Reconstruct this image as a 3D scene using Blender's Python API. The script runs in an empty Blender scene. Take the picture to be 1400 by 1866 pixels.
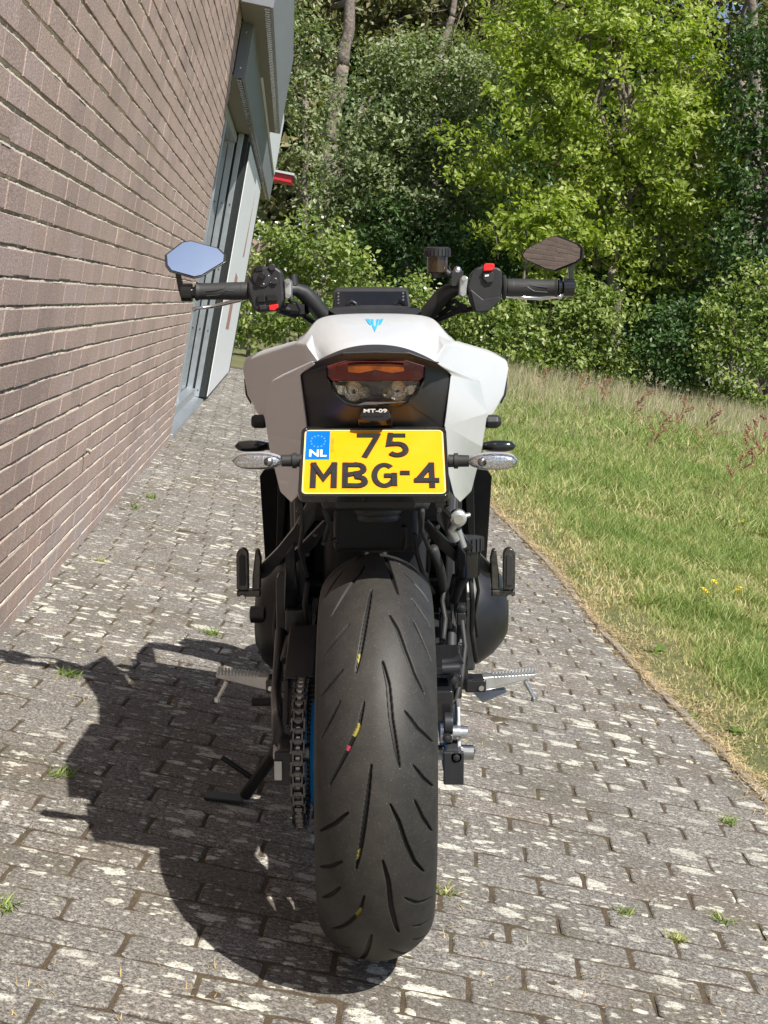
import bpy, bmesh, math, random
import numpy as np
from mathutils import Vector, Matrix
from mathutils.bvhtree import BVHTree
R = math.radians
rng = np.random.default_rng(7)
random.seed(7)
scn = bpy.context.scene
COL = scn.collection

# ------------------------------------------------------------------ camera
FPX, PHI, PIT, YAW = 2590.0, R(10.8), R(7.83), math.atan(15/2590)
CB = np.array([0, -2.187, 1.004])              # camera in the leaning motorcycle's frame
def rx(a): c, s = math.cos(a), math.sin(a); return np.array([[1,0,0],[0,c,-s],[0,s,c]])
def ry(a): c, s = math.cos(a), math.sin(a); return np.array([[c,0,s],[0,1,0],[-s,0,c]])
def rz(a): c, s = math.cos(a), math.sin(a); return np.array([[c,-s,0],[s,c,0],[0,0,1]])
FWD = rz(-YAW) @ rx(-PIT) @ np.array([0,1,0]); RGT = rz(-YAW) @ np.array([1,0,0]); UPV = np.cross(RGT, FWD)
LEAN = ry(-PHI); OFF = np.array([0, 0, 0.0199])
CW = LEAN @ CB + OFF
def ray(px, py): return FWD + RGT*(px-700)/FPX - UPV*(py-933)/FPX
def B(px, py, Y):                               # photo point -> motorcycle frame at depth Y
    Y = Y-.11*min(1, max(0, (1060-py)/100)); d = ray(px, py); return CB + (Y-CB[1])/d[1]*d
def G(px, py, z=0.0):                           # photo point -> world at height z
    d = LEAN @ ray(px, py); return CW + (z-CW[2])/d[2]*d
def Wp(px, py, Y):                              # photo point -> world at plane y = Y
    d = LEAN @ ray(px, py); return CW + (Y-CW[1])/d[1]*d
def w2b(p): return LEAN.T @ (np.array(p)-OFF)
cam = bpy.data.cameras.new('camera'); camo = bpy.data.objects.new('camera', cam); COL.objects.link(camo)
cam.sensor_fit = 'HORIZONTAL'; cam.sensor_width = 36; cam.lens = FPX/1400*36
cam.clip_start = .05; cam.clip_end = 2000
a, b, c = LEAN@RGT, LEAN@UPV, -(LEAN@FWD)
camo.matrix_world = Matrix(((a[0],b[0],c[0],CW[0]),(a[1],b[1],c[1],CW[1]),(a[2],b[2],c[2],CW[2]),(0,0,0,1)))
scn.camera = camo
scn.render.resolution_x = 768; scn.render.resolution_y = 1024

# ------------------------------------------------------------------ light
SUN = Vector((.36, -.60, 1.0)).normalized()
wd = bpy.data.worlds.new('World'); scn.world = wd; wd.use_nodes = True
nt = wd.node_tree; sky = nt.nodes.new('ShaderNodeTexSky'); sky.sky_type = 'NISHITA'; sky.sun_disc = False
sky.sun_elevation = math.asin(SUN.z); sky.sun_rotation = math.atan2(SUN.x, SUN.y)
nt.links.new(sky.outputs[0], nt.nodes['Background'].inputs[0]); nt.nodes['Background'].inputs[1].default_value = .075
sl = bpy.data.lights.new('sun', 'SUN'); sl.energy = 4.9; sl.angle = R(.55); sl.color = (1, .955, .88)
so = bpy.data.objects.new('sun', sl); COL.objects.link(so); so.rotation_euler = SUN.to_track_quat('Z', 'Y').to_euler()
scn.view_settings.view_transform = 'Standard'; scn.view_settings.look = 'None'
scn.view_settings.exposure = .66; scn.view_settings.gamma = 1

# ------------------------------------------------------------------ helpers
def lk(name, me, mat=None, parent=None, smooth=False, bevel=0, seg=2, sub=0, solid=0, angle=None):
    o = bpy.data.objects.new(name, me); COL.objects.link(o)
    if mat and not me.materials: me.materials.append(mat)
    if parent: o.parent = parent
    if smooth or bevel or sub: me.shade_smooth() if hasattr(me, 'shade_smooth') else me.polygons.foreach_set('use_smooth', [True]*len(me.polygons))
    if angle is not None: me.set_sharp_from_angle(angle=R(angle))
    if sub: m = o.modifiers.new('u', 'SUBSURF'); m.levels = m.render_levels = sub
    if bevel:
        m = o.modifiers.new('b', 'BEVEL'); m.width = bevel; m.segments = seg; m.limit_method = 'ANGLE'; m.angle_limit = R(25); m.harden_normals = True
    if solid: m = o.modifiers.new('s', 'SOLIDIFY'); m.thickness = solid; m.offset = -1
    if solid and bevel: w = o.modifiers.new('w', 'WEIGHTED_NORMAL'); w.weight = 100
    return o
def mesh(vs, fs, name='m'):
    me = bpy.data.meshes.new(name); me.from_pydata([tuple(map(float, v)) for v in vs], [], fs); me.update(); return me
def npmesh(v, f, name='m'):                     # fast: v (n,3), f (m,k)
    me = bpy.data.meshes.new(name); v = np.ascontiguousarray(v, dtype=np.float32); f = np.ascontiguousarray(f, dtype=np.int32)
    k = f.shape[1]; me.vertices.add(len(v)); me.vertices.foreach_set('co', v.ravel())
    me.loops.add(f.size); me.loops.foreach_set('vertex_index', f.ravel())
    me.polygons.add(len(f)); me.polygons.foreach_set('loop_start', np.arange(0, f.size, k, dtype=np.int32))
    me.update(calc_edges=True); me.validate(); me.shade_flat(); return me
def attr(me, name, vals):                       # per-vertex float
    a = me.attributes.new(name, 'FLOAT', 'POINT'); a.data.foreach_set('value', np.ascontiguousarray(vals, dtype=np.float32))
def colattr(me, name, cols):
    a = me.attributes.new(name, 'FLOAT_COLOR', 'POINT'); a.data.foreach_set('color', np.ascontiguousarray(cols, dtype=np.float32).ravel())
class MB:                                       # collects shapes for ONE mesh
    def __init__(s): s.v = []; s.f = []; s.g = []
    def add(s, vs, fs): n = len(s.v); s.g.append((n, len(s.f))); s.v += [tuple(map(float, v)) for v in vs]; s.f += [tuple(i+n for i in f) for f in fs]; return s
    def box(s, c, d, rot=None):
        vs = []
        for x in (-.5,.5):
            for y in (-.5,.5):
                for z in (-.5,.5):
                    p = np.array([x*d[0], y*d[1], z*d[2]]); p = rot@p if rot is not None else p; vs.append(p+np.array(c))
        return s.add(vs, [(0,1,3,2),(4,6,7,5),(0,4,5,1),(2,3,7,6),(0,2,6,4),(1,5,7,3)])
    def tube(s, pts, r, n=12, cap=True, flat=1.0, ref=(0,0,1)):
        pts = [np.array(p, float) for p in pts]; m = len(pts); rs = r if hasattr(r, '__len__') else [r]*m; rings = []
        pu = None
        for i, p in enumerate(pts):
            t = pts[min(i+1, m-1)]-pts[max(i-1, 0)]; t = t/np.linalg.norm(t)
            u = np.cross(t, np.array(ref, float) if pu is None else np.cross(pu, t))
            if pu is None and np.linalg.norm(u) < .05: u = np.cross(t, np.array([1., 0, 0]))
            if pu is not None: u = pu - t*(pu@t)
            u /= np.linalg.norm(u); pu = u; w = np.cross(t, u)
            rings += [p+rs[i]*(math.cos(a)*u+math.sin(a)*w*flat) for a in [2*math.pi*k/n for k in range(n)]]
        fs = [(i*n+k, i*n+(k+1)%n, (i+1)*n+(k+1)%n, (i+1)*n+k) for i in range(m-1) for k in range(n)]
        if cap: fs += [tuple(range(n))[::-1], tuple((m-1)*n+k for k in range(n))]
        return s.add(rings, fs)
    def lathe(s, prof, c, axis='x', n=32, sx=1, cap=True):   # prof [(a, r)] along axis
        ax = {'x': (0,1,2), 'y': (1,2,0), 'z': (2,0,1)}[axis]; vs = []
        for a, r in prof:
            for k in range(n):
                t = 2*math.pi*k/n; p = [0,0,0]; p[ax[0]] = a*sx; p[ax[1]] = r*math.cos(t); p[ax[2]] = r*math.sin(t); vs.append(np.array(p)+np.array(c))
        fs = [(i*n+k, i*n+(k+1)%n, (i+1)*n+(k+1)%n, (i+1)*n+k) for i in range(len(prof)-1) for k in range(n)]
        if cap: fs += [tuple(range(n))[::-1], tuple((len(prof)-1)*n+k for k in range(n))]
        return s.add(vs, fs)
    def prism(s, pts, vec):                      # polygon of 3D points extruded by vec
        n = len(pts); p2 = [np.array(p)+np.array(vec) for p in pts]
        return s.add(list(pts)+p2, [tuple(range(n))[::-1], tuple(range(n, 2*n))]+[(k, (k+1)%n, n+(k+1)%n, n+k) for k in range(n)])
    def build(s, name, mat, parent=None, fix=True, split=False, **k):
        if split:                                # every added shape becomes an object of its own
            out = []
            for i, (v0, f0) in enumerate(s.g):
                v1, f1 = s.g[i+1] if i+1 < len(s.g) else (len(s.v), len(s.f)); m = MB()
                m.add(s.v[v0:v1], [tuple(q-v0 for q in f) for f in s.f[f0:f1]]); out.append(m.build(name, mat, parent, fix, **k))
            return out[0]
        me = mesh(s.v, s.f, name)
        if fix:
            bm = bmesh.new(); bm.from_mesh(me); bmesh.ops.recalc_face_normals(bm, faces=bm.faces); bm.to_mesh(me); bm.free()
        return lk(name, me, mat, parent, **k)
def empty(name, label=None, cat=None, group=None, loc=(0,0,0), rot=(0,0,0), parent=None):
    o = bpy.data.objects.new(name, None); COL.objects.link(o); o.location = loc; o.rotation_euler = rot; o.empty_display_size = .1
    if parent: o.parent = parent
    return tag(o, label, cat, group)
def tag(o, label=None, cat=None, group=None, kind=None):
    for k, v in (('label', label), ('category', cat), ('group', group), ('kind', kind)):
        if v: o[k] = v
    return o

# ------------------------------------------------------------------ materials
class NT:
    def __init__(s, name):
        s.m = bpy.data.materials.new(name); s.m.use_nodes = True; s.t = s.m.node_tree; s.b = s.t.nodes['Principled BSDF']
        s.out = s.t.nodes['Material Output']
    def n(s, ty, **k):
        o = s.t.nodes.new('ShaderNode'+ty)
        for a, v in k.items():
            if a in o.inputs: o.inputs[a].default_value = v
            else: setattr(o, a, v)
        return o
    def l(s, a, b): s.t.links.new(a, b)
    def ramp(s, src, stops, interp='LINEAR'):
        r = s.n('ValToRGB'); r.color_ramp.interpolation = interp; e = r.color_ramp.elements
        while len(e) < len(stops): e.new(.5)
        for q, (p, c) in zip(e, stops): q.position = p; q.color = (*c, 1) if len(c) == 3 else c
        s.l(src, r.inputs[0]); return r.outputs[0]
    def mix(s, fac, a, b, mode='MIX'):
        m = s.n('MixRGB'); m.blend_type = mode
        for i, v in ((0, fac), (1, a), (2, b)):
            if isinstance(v, (int, float)): m.inputs[i].default_value = v
            elif isinstance(v, tuple): m.inputs[i].default_value = (*v, 1)
            else: s.l(v, m.inputs[i])
        return m.outputs[0]
    def noise(s, scale, detail=3, rough=.55, vec=None, dist=0):
        n = s.n('TexNoise'); n.inputs['Scale'].default_value = scale; n.inputs['Detail'].default_value = detail
        n.inputs['Roughness'].default_value = rough; n.inputs['Distortion'].default_value = dist
        s.l(vec if vec is not None else s.obj(), n.inputs['Vector']); return n.outputs['Fac']
    def obj(s):
        if not hasattr(s, '_o'): s._o = s.n('TexCoord').outputs['Object']
        return s._o
    def bump(s, h, strength=.3, dist=.002):
        b = s.n('Bump'); b.inputs['Strength'].default_value = strength; b.inputs['Distance'].default_value = dist
        s.l(h, b.inputs['Height']); s.l(b.outputs[0], s.b.inputs['Normal'])
    def math(s, op, a, b=0):
        m = s.n('Math', operation=op)
        for i, v in ((0, a), (1, b)):
            if isinstance(v, (int, float)): m.inputs[i].default_value = v
            else: s.l(v, m.inputs[i])
        return m.outputs[0]
    def a(s, name, out='Fac'):
        n = s.n('Attribute'); n.attribute_name = name; return n.outputs[out]
def mat(name, col, rough=.5, metal=0, var=.12, vs=40, bs=0, bstr=.2, bd=.0006, coat=0, spec=.5, **k):
    t = NT(name); b = t.b
    b.inputs['Roughness'].default_value = rough; b.inputs['Metallic'].default_value = metal
    b.inputs['Coat Weight'].default_value = coat; b.inputs['Specular IOR Level'].default_value = spec
    n = t.noise(vs, 4)
    t.l(t.ramp(n, [(.3, tuple(x*(1-var) for x in col)), (.7, tuple(min(1, x*(1+var)) for x in col))]), b.inputs['Base Color'])
    rr = t.n('MapRange'); t.l(n, rr.inputs[0]); rr.inputs[3].default_value = max(0, rough-.07); rr.inputs[4].default_value = min(1, rough+.07); t.l(rr.outputs[0], b.inputs['Roughness'])
    if bs: t.bump(t.noise(bs, 2), bstr, bd)
    for q, v in k.items(): b.inputs[q].default_value = v
    return t.m
M = {}
M['black'] = mat('black_plastic', (.018,.018,.019), .48, bs=900, bstr=.15)
M['gloss'] = mat('gloss_black', (.012,.012,.013), .16, coat=.4)
M['frame'] = mat('frame_black', (.028,.028,.031), .30, var=.2)
M['dark'] = mat('dark_metal', (.045,.045,.048), .38, metal=.6)
M['cover'] = mat('engine_cover_paint', (.020,.021,.024), .38, metal=.3)
M['silver'] = mat('bright_metal', (.75,.75,.74), .27, metal=1, var=.06)
M['alu'] = mat('cast_aluminium', (.55,.55,.54), .42, metal=.9)
M['steel'] = mat('steel', (.4,.4,.4), .3, metal=1, var=.2)
M['white'] = mat('white_paint', (.53,.54,.55), .34, var=.015, coat=.25)
M['seat'] = mat('seat_vinyl', (.022,.022,.023), .5, bs=1400, bstr=.35, bd=.0008)
M['rub'] = mat('black_rubber', (.022,.022,.022), .62)
M['red'] = mat('red_plastic', (.75,.02,.02), .3)
M['blue'] = mat('blue_rim_paint', (.01,.28,.65), .35)
M['logo'] = mat('logo_blue', (.03,.42,.75), .35)
M['wtxt'] = mat('white_print', (.8,.8,.8), .4)
M['yellow'] = mat('plate_yellow', (.93,.355,.003), .38, var=.02, coat=.2)
M['ink'] = mat('plate_letters', (.02,.02,.02), .4)
M['pblue'] = mat('plate_blue', (.0,.13,.72), .35, var=.03)
M['mir'] = mat('mirror_glass', (.66,.80,.97), .015, metal=1, var=.01)  # blue of the reflected sky put into the glass tint
M['mir2'] = mat('right_mirror_glass', (.46,.45,.44), .02, metal=1, var=.01)  # copy of the glass, coloured darker to deepen its reflection
M['lens'] = mat('clear_lens', (.95,.95,.95), .06, var=.01, **{'Transmission Weight': 1.0, 'IOR': 1.45})
M['redlens'] = mat('red_smoked_lens', (.20,.012,.006), .07, var=.2, coat=.5, **{'Transmission Weight': .35})
M['amber'] = mat('amber_reservoir', (.05,.026,.008), .12, coat=.4, **{'Transmission Weight': .35})
M['screen'] = mat('display_glass', (.01,.01,.012), .08)
# ================================================================== SETTING
WA = R(3.5)
def smooth(x): x = np.clip(x, 0, 1); return x*x*(3-2*x)
def kerb_x(y): return np.interp(y, [-6,1.25,1.7,2.23,3.03,4.59,6.2,9,13,20,30], [1.08,1.005,.975,.925,.875,.845,.735,.60,.42,.15,-.3])
def terr(x, y):
    x = np.asarray(x, float); y = np.asarray(y, float)
    k = kerb_x(np.clip(y, -6, 30))
    z = .33*smooth((y-4.5)/19)*smooth((x-k-.02)/3.2) + .04*smooth((x-k)/.25)*smooth((y+8)/4)
    z = z + .12*smooth((y-24)/30)
    return z - .03*(1-smooth((x-k)/.06))*(y < 17)
# ---- ground sheet
gx = np.concatenate([[-400,-120,-40,-15,-6], np.arange(-3, 9, .12), [10,12,16,25,50,120,400]])
gy = np.concatenate([[-400,-100,-30,-12], np.arange(-6, 28, .25), [30,34,40,50,70,120,220,400]])
X, Y = np.meshgrid(gx, gy); V = np.stack([X.ravel(), Y.ravel(), terr(X, Y).ravel()], 1)
nx, ny = len(gx), len(gy); I = np.arange(nx*ny).reshape(ny, nx)
F = np.stack([I[:-1,:-1].ravel(), I[:-1,1:].ravel(), I[1:,1:].ravel(), I[1:,:-1].ravel()], 1)
t = NT('soil_and_grass_roots'); n1 = t.noise(.9, 5); n2 = t.noise(60, 4)
t.l(t.mix(.5, t.ramp(n1, [(.35,(.07,.10,.025)),(.6,(.16,.14,.06))]), t.ramp(n2, [(.3,(.05,.05,.02)),(.7,(.17,.17,.07))])), t.b.inputs['Base Color'])
t.b.inputs['Roughness'].default_value = .95; t.bump(n2, .6, .02)
g = lk('ground', npmesh(V, F, 'ground'), t.m, smooth=True); tag(g, 'earth under the grass field and the wood', None, kind='structure')

# ---- paving: individual clay bricks, rows turned 3 degrees
pa = R(-3.0); pu = np.array([math.cos(pa), math.sin(pa)]); pv = np.array([-math.sin(pa), math.cos(pa)])
PW, PL, GAP = .0820, .2175, .0066
vs = []; fs = []; tint = []
def wallx(y): return -.912 - y*math.tan(WA)
row = 0
for j in range(-70, 230):
    off = (.5 if j % 2 else 0)*PL - .0115*j + .032 + random.uniform(-.005,.005)
    for i in range(-20, 26):
        u0, v0 = i*PL+off, j*PW-.018
        c = pu*(u0+PL/2) + pv*(v0+PW/2)
        if c[1] < -5 or c[1] > 16.5: continue
        if c[0]-PL/2 > kerb_x(c[1])-.03 or c[0]+PL/2 < wallx(c[1])+.01: continue
        PLe = min(PL, kerb_x(c[1])-.002-(c[0]-PL/2))
        if PLe < .02: continue
        dz = random.gauss(0, .0009); tx = random.gauss(0, .006); ty = random.gauss(0, .008); tw = random.gauss(0, .006)
        g2 = GAP/2+random.uniform(-.0008, .0015); near = c[1] < 6.5
        rings = [(g2-.0008, -.016), (g2, -.0028), (g2+.0028, -.0005), (g2+.006, 0)] if near else [(g2, -.016), (g2+.003, 0)]
        gv = g2*.75; x1, y1 = PLe-g2, PW-gv; base = len(vs)
        if near:                                 # worn, slightly ragged outline
            q_ = .004+random.random()*.005; out = [(g2+q_, gv)]+[(g2+(x1-g2)*k/6, gv) for k in (1,2,3,4,5)]+[(x1-q_, gv), (x1, gv+q_), (x1, (gv+y1)/2), (x1, y1-q_), (x1-q_, y1)]+[(x1-(x1-g2)*k/6, y1) for k in (1,2,3,4,5)]+[(g2+q_, y1), (g2, y1-q_), (g2, (gv+y1)/2), (g2, gv+q_)]
            out = [(a_+random.gauss(0,.0007), b_+random.gauss(0,.0007)) for a_, b_ in out]
            if random.random() < .25: k = random.choice((0, 6, 10, 16)); out[k] = (out[k][0]+(PLe/2-out[k][0])*.05, out[k][1]+(PW/2-out[k][1])*.12)
        else: out = [(g2, gv), (x1, gv), (x1, y1), (g2, y1)]
        m_ = len(out); cx_, cy_ = PLe/2, PW/2
        for gg, z in rings:
            e_ = gg-g2
            for a_, b_ in out:
                a2 = a_+max(-e_, min(e_, (cx_-a_)*1e3)) if abs(a_-cx_) > cx_-g2-.012 else a_; b2 = b_+max(-e_, min(e_, (cy_-b_)*1e3))
                du, dv = a2-PL/2, b2-PW/2; du, dv = du-dv*tw, dv+du*tw
                p = c + pu*du + pv*dv
                vs.append((p[0], p[1], z+dz+du*tx*.6+dv*ty))
        tint += [random.random()]*(len(vs)-base)
        for r_ in range(len(rings)-1):
            for k in range(m_): fs.append((base+r_*m_+k, base+r_*m_+(k+1)%m_, base+(r_+1)*m_+(k+1)%m_, base+(r_+1)*m_+k))
        e = base+(len(rings)-1)*m_; fs.append(tuple(range(e, e+m_)))
me = mesh(vs, fs, 'paving'); attr(me, 'tint', tint)
t = NT('weathered_clay_paver'); o = t.obj(); ti = t.a('tint')
spk = t.noise(260, 3, .78); spk2 = t.noise(120, 4, .7); big = t.noise(3.2, 4)
base = t.ramp(spk, [(.37,(.035,.033,.030)),(.47,(.105,.098,.090)),(.55,(.235,.22,.20)),(.65,(.50,.47,.43))])
base = t.mix(.55, base, t.ramp(spk2, [(.38,(.05,.047,.043)),(.5,(.145,.136,.124)),(.63,(.35,.33,.30))]))
base = t.mix(.35, base, t.ramp(ti, [(0,(.34,.335,.33)),(.5,(.48,.47,.46)),(.9,(.56,.54,.52)),(1,(.66,.55,.52))]), 'OVERLAY')
base = t.mix(t.ramp(big, [(.45,(0,0,0)),(.62,(.45,.45,.45))]), base, (.085,.07,.045))
# lichen: crusty pale rosettes of several sizes
def rosette(scale, thr, seed, soft=.05):
    mp = t.n('Mapping'); mp.inputs['Location'].default_value = (seed, seed*.7, 0); mp.inputs['Scale'].default_value = (.72, 1.25, 1); t.l(o, mp.inputs[0])
    w = t.n('TexNoise'); w.inputs['Scale'].default_value = scale*2.4; w.inputs['Detail'].default_value = 4; w.inputs['Roughness'].default_value = .7; t.l(mp.outputs[0], w.inputs[0])
    dv = t.n('MixRGB'); dv.inputs[0].default_value = .9/scale; dv.blend_type = 'ADD'; t.l(mp.outputs[0], dv.inputs[1]); t.l(w.outputs['Color'], dv.inputs[2])
    v = t.n('TexVoronoi'); v.inputs['Scale'].default_value = scale; t.l(dv.outputs[0], v.inputs['Vector'])
    sel = t.n('SeparateColor'); t.l(v.outputs['Color'], sel.inputs[0])
    rad = t.math('MULTIPLY', t.math('SUBTRACT', sel.outputs[0], thr), .5/(1-thr))
    return t.ramp(t.math('SUBTRACT', rad, v.outputs['Distance']), [(0,(0,0,0)),(soft,(1,1,1))])
l1 = rosette(16, .55, 3.1); l2 = rosette(32, .50, 11.7); l3 = rosette(72, .42, 5.2)
patch = t.ramp(t.noise(1.6, 3, vec=o), [(.34,(.45,.45,.45)),(.55,(1,1,1))])
lic = t.mix(1.0, t.mix(1, l1, l2, 'LIGHTEN'), t.mix(1, l3, (.8,.8,.8), 'MULTIPLY'), 'LIGHTEN')
lic = t.mix(1, lic, patch, 'MULTIPLY')
licm = t.mix(1, lic, t.ramp(t.noise(260, 3, .7), [(.36,(.25,.25,.25)),(.5,(1,1,1))]), 'MULTIPLY')
col = t.mix(licm, base, t.ramp(t.noise(90, 3), [(.38,(.40,.385,.32)),(.62,(.60,.585,.52))]))
t.l(col, t.b.inputs['Base Color']); t.b.inputs['Roughness'].default_value = .9; t.b.inputs['Specular IOR Level'].default_value = .25
t.bump(t.mix(.35, spk2, lic), .7, .0035)
pav = lk('path', me, t.m); tag(pav, 'clay brick paving with pale lichen rosettes', None, kind='structure')
# ---- joint soil and moss under the pavers
jm = NT('mossy_joint_soil'); jn = jm.noise(26, 4); j2 = jm.noise(300, 3)
jm.l(jm.mix(.45, jm.ramp(jn, [(.36,(.04,.028,.018)),(.54,(.085,.056,.034)),(.68,(.08,.09,.03))]), jm.ramp(j2, [(.3,(.02,.015,.01)),(.7,(.16,.12,.07))])), jm.b.inputs['Base Color'])
jm.b.inputs['Roughness'].default_value = 1; jm.bump(j2, 1, .004)
gx = np.arange(-2.4, 1.25, .03); gy = np.arange(-5, 17, .03)
X, Y = np.meshgrid(gx, gy); kx = kerb_x(Y)
Z = -.0034 + .0016*np.sin(X*37+Y*11)*np.sin(Y*29-X*8) + rng.normal(0, .0008, X.shape)
nx, ny = len(gx), len(gy); I = np.arange(nx*ny).reshape(ny, nx)
ok = ((X < kx+.03) & (X > wallx(Y)-.1))[:-1,:-1].ravel()
F = np.stack([I[:-1,:-1].ravel(), I[:-1,1:].ravel(), I[1:,1:].ravel(), I[1:,:-1].ravel()], 1)[ok]
js = lk('joint_soil', npmesh(np.stack([X.ravel(), Y.ravel(), Z.ravel()], 1), F), jm.m, smooth=True); tag(js, 'brown moss and soil between the paving bricks', None, kind='structure')
# ---- concrete edging along the grass
k = MB(); ys = np.arange(-5, 16.4, .25)
for i, y in enumerate(ys[:-1]):
    if i % 4 == 3: y1 = ys[i+1]-.006
    else: y1 = ys[i+1]
    a0, a1 = kerb_x(y), kerb_x(y1); w = .038; jz = .004*math.sin(i//4*2.1)
    k.add([(a0+.004,y,-.05),(a0+.004,y,-.002+jz),(a0+.008,y,.001+jz),(a0+w-.006,y,.001+jz),(a0+w,y,-.004+jz),(a0+w,y,-.05),
           (a1+.004,y1,-.05),(a1+.004,y1,-.002+jz),(a1+.008,y1,.001+jz),(a1+w-.006,y1,.001+jz),(a1+w,y1,-.004+jz),(a1+w,y1,-.05)],
          [(j_, j_+1, j_+7, j_+6) for j_ in range(5)]+[(5,0,6,11),(0,5,4,3,2,1),(6,7,8,9,10,11)])
t = NT('old_concrete'); n = t.noise(14, 5); t.l(t.mix(.5, t.ramp(n, [(.3,(.12,.10,.08)),(.7,(.32,.28,.23))]), t.ramp(t.noise(300,3), [(.3,(.12,.11,.1)),(.7,(.42,.40,.36))])), t.b.inputs['Base Color']); t.b.inputs['Roughness'].default_value = .95; t.bump(n, .5, .004)
ko = k.build('kerb', t.m); tag(ko, 'narrow concrete edging between paving and grass', None, kind='structure')
# loose crumbs, dry moss bits on the paving
n = 9500; cx = rng.uniform(-1.35, .95, n); cy = rng.uniform(-.5, 7, n)**1.0
jr = rng.random(n) < .7   # most lie along the joints
j_ = np.round((cx*(-math.sin(pa))+cy*math.cos(pa))/PW)*PW; uu = cx*math.cos(pa)+cy*math.sin(pa)
cx = np.where(jr, uu*pu[0]+j_*pv[0], cx); cy = np.where(jr, uu*pu[1]+j_*pv[1], cy)
dens = np.sin(cx*7.1+1)*np.sin(cy*5.3)+np.sin(cx*2.3-cy*3.1); keep = dens > .25; cx, cy = cx[keep], cy[keep]; n = len(cx)
p = np.stack([cx+rng.normal(0,.004,n), cy+rng.normal(0,.004,n), np.full(n, .001)], 1)
d = rng.normal(0, 1, (n,3)); d[:,2] = np.abs(d[:,2])*.5; d /= np.linalg.norm(d, axis=1)[:,None]; L_ = rng.uniform(.006,.021,n)[:,None]; sd = np.cross(d, [0,0,1.]); sd /= np.linalg.norm(sd,axis=1)[:,None]+1e-6
V = np.concatenate([p-sd*.0012, p+sd*.0012, p+d*L_+sd*.0005], 0); F = np.stack([np.arange(n), n+np.arange(n), 2*n+np.arange(n)], 1)
cr = lk('dry_moss', npmesh(V, F), mat('straw_coloured_moss', (.36,.26,.11), .9, var=.4, vs=60)); tag(cr, 'dry straw coloured moss crumbs lying along the paving joints', 'moss', kind='stuff')

# ================================================================== GRASS
n = 11000; ly = rng.uniform(.6, 9, n); lx = kerb_x(ly)+rng.normal(.035, .035, n)*(1+.6*np.sin(ly*7)); d = rng.normal(0, 1, (n,3)); d[:,2] = rng.uniform(-.02,.22,n); d /= np.linalg.norm(d, axis=1)[:,None]
p = np.stack([lx, ly, .004+rng.uniform(0,.008,n)+.04*smooth((lx-kerb_x(ly))/.25)], 1); L_ = rng.uniform(.012,.055,n)[:,None]; sd = np.cross(d, [0,0,1.]); sd /= np.linalg.norm(sd,axis=1)[:,None]+1e-6
V = np.concatenate([p-sd*.0013, p+sd*.0013, p+d*L_+sd*.0006], 0); F = np.stack([np.arange(n), n+np.arange(n), 2*n+np.arange(n)], 1)
tag(lk('straw_litter', npmesh(V, F), mat('dry_straw', (.46,.35,.19), .8, var=.4, vs=30)), 'dead straw and cuttings lying along the edge of the paving', 'straw', kind='stuff')
def blades(x, y, h, w, lean, tint, seg=3, z=None):
    n = len(x); z = terr(x, y) if z is None else z
    az = rng.uniform(0, 2*math.pi, n); la = lean; dx, dy = np.cos(az)*la, np.sin(az)*la
    fa = rng.uniform(0, 2*math.pi, n); sx, sy = np.cos(fa)*w/2, np.sin(fa)*w/2
    rows = []
    for s in range(seg+1):
        f = s/seg; ww = (1-f**1.6) if s < seg else .02
        cx, cy, cz = x+dx*h*f*f, y+dy*h*f*f, z-.005+h*(f-.28*la*f*f)
        rows += [np.stack([cx-sx*ww, cy-sy*ww, cz], 1), np.stack([cx+sx*ww, cy+sy*ww, cz], 1)]
    V = np.stack(rows, 1).reshape(-1, 3); m = 2*(seg+1); b0 = (np.arange(n)*m)[:,None]
    F = np.concatenate([b0+np.array([[2*s,2*s+1,2*s+3,2*s+2]]) for s in range(seg)], 0)
    return V, F, np.repeat(tint, m)
def grassmat(name, stops, tr=.35):
    t = NT(name); c = t.ramp(t.a('tint'), stops)
    t.l(c, t.b.inputs['Base Color']); t.b.inputs['Roughness'].default_value = .5; t.b.inputs['Specular IOR Level'].default_value = .35
    tl = t.n('BsdfTranslucent'); t.l(t.mix(.3, c, (.5,.6,.05)), tl.inputs[0]); mx = t.n('MixShader'); mx.inputs[0].default_value = tr
    t.l(t.b.outputs[0], mx.inputs[1]); t.l(tl.outputs[0], mx.inputs[2]); t.l(mx.outputs[0], t.out.inputs[0]); return t.m
def fieldx(n, y0, y1, xm=None):
    y = rng.uniform(y0, y1, n); lo = kerb_x(y)-.012+.04*np.sin(y*9)*np.sin(y*23+1); hi = 1.0+(y+2.187)*.31 if xm is None else xm
    return lo+(hi-lo)*rng.random(n), y
def pn(x, y, s, ph=0): return .5+.25*(np.sin(x*s+ph)*np.cos(y*s*.83+ph*2)+np.sin((x+y*.7)*s*1.9+ph)*np.cos((y-x)*s*1.3))
Vs, Fs, Ts = [], [], []; tot = 0
for n, y0, y1, hh, ww in ((60000,.8,3.5,.050,.0044),(65000,3.5,7,.075,.0065),(65000,7,13,.11,.010),(55000,13,25.5,.16,.017)):
    x, y = fieldx(n, y0, y1); dry = pn(x, y, 2.3, .7)*.6+pn(x, y, 7, 2)*.4+.30*np.exp(-((x-kerb_x(y)-.1)/.22)**2)
    edge = smooth((x-kerb_x(y))/.3)
    h = hh*rng.uniform(.4, 1.3, n)*(.45+.55*edge)*(1.15-.5*(dry > .62))
    tt = np.clip(dry*.85+rng.normal(0, .2, n), 0, 1); keep = rng.random(n) > (dry > .72)*.45
    V, F, T = blades(x[keep], y[keep], h[keep], ww*rng.uniform(.6,1.3,keep.sum()), rng.uniform(.2,1.1,keep.sum()), tt[keep], 2 if y0 > 7 else 3)
    Vs.append(V); Fs.append(F+tot); Ts.append(T); tot += len(V)
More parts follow.
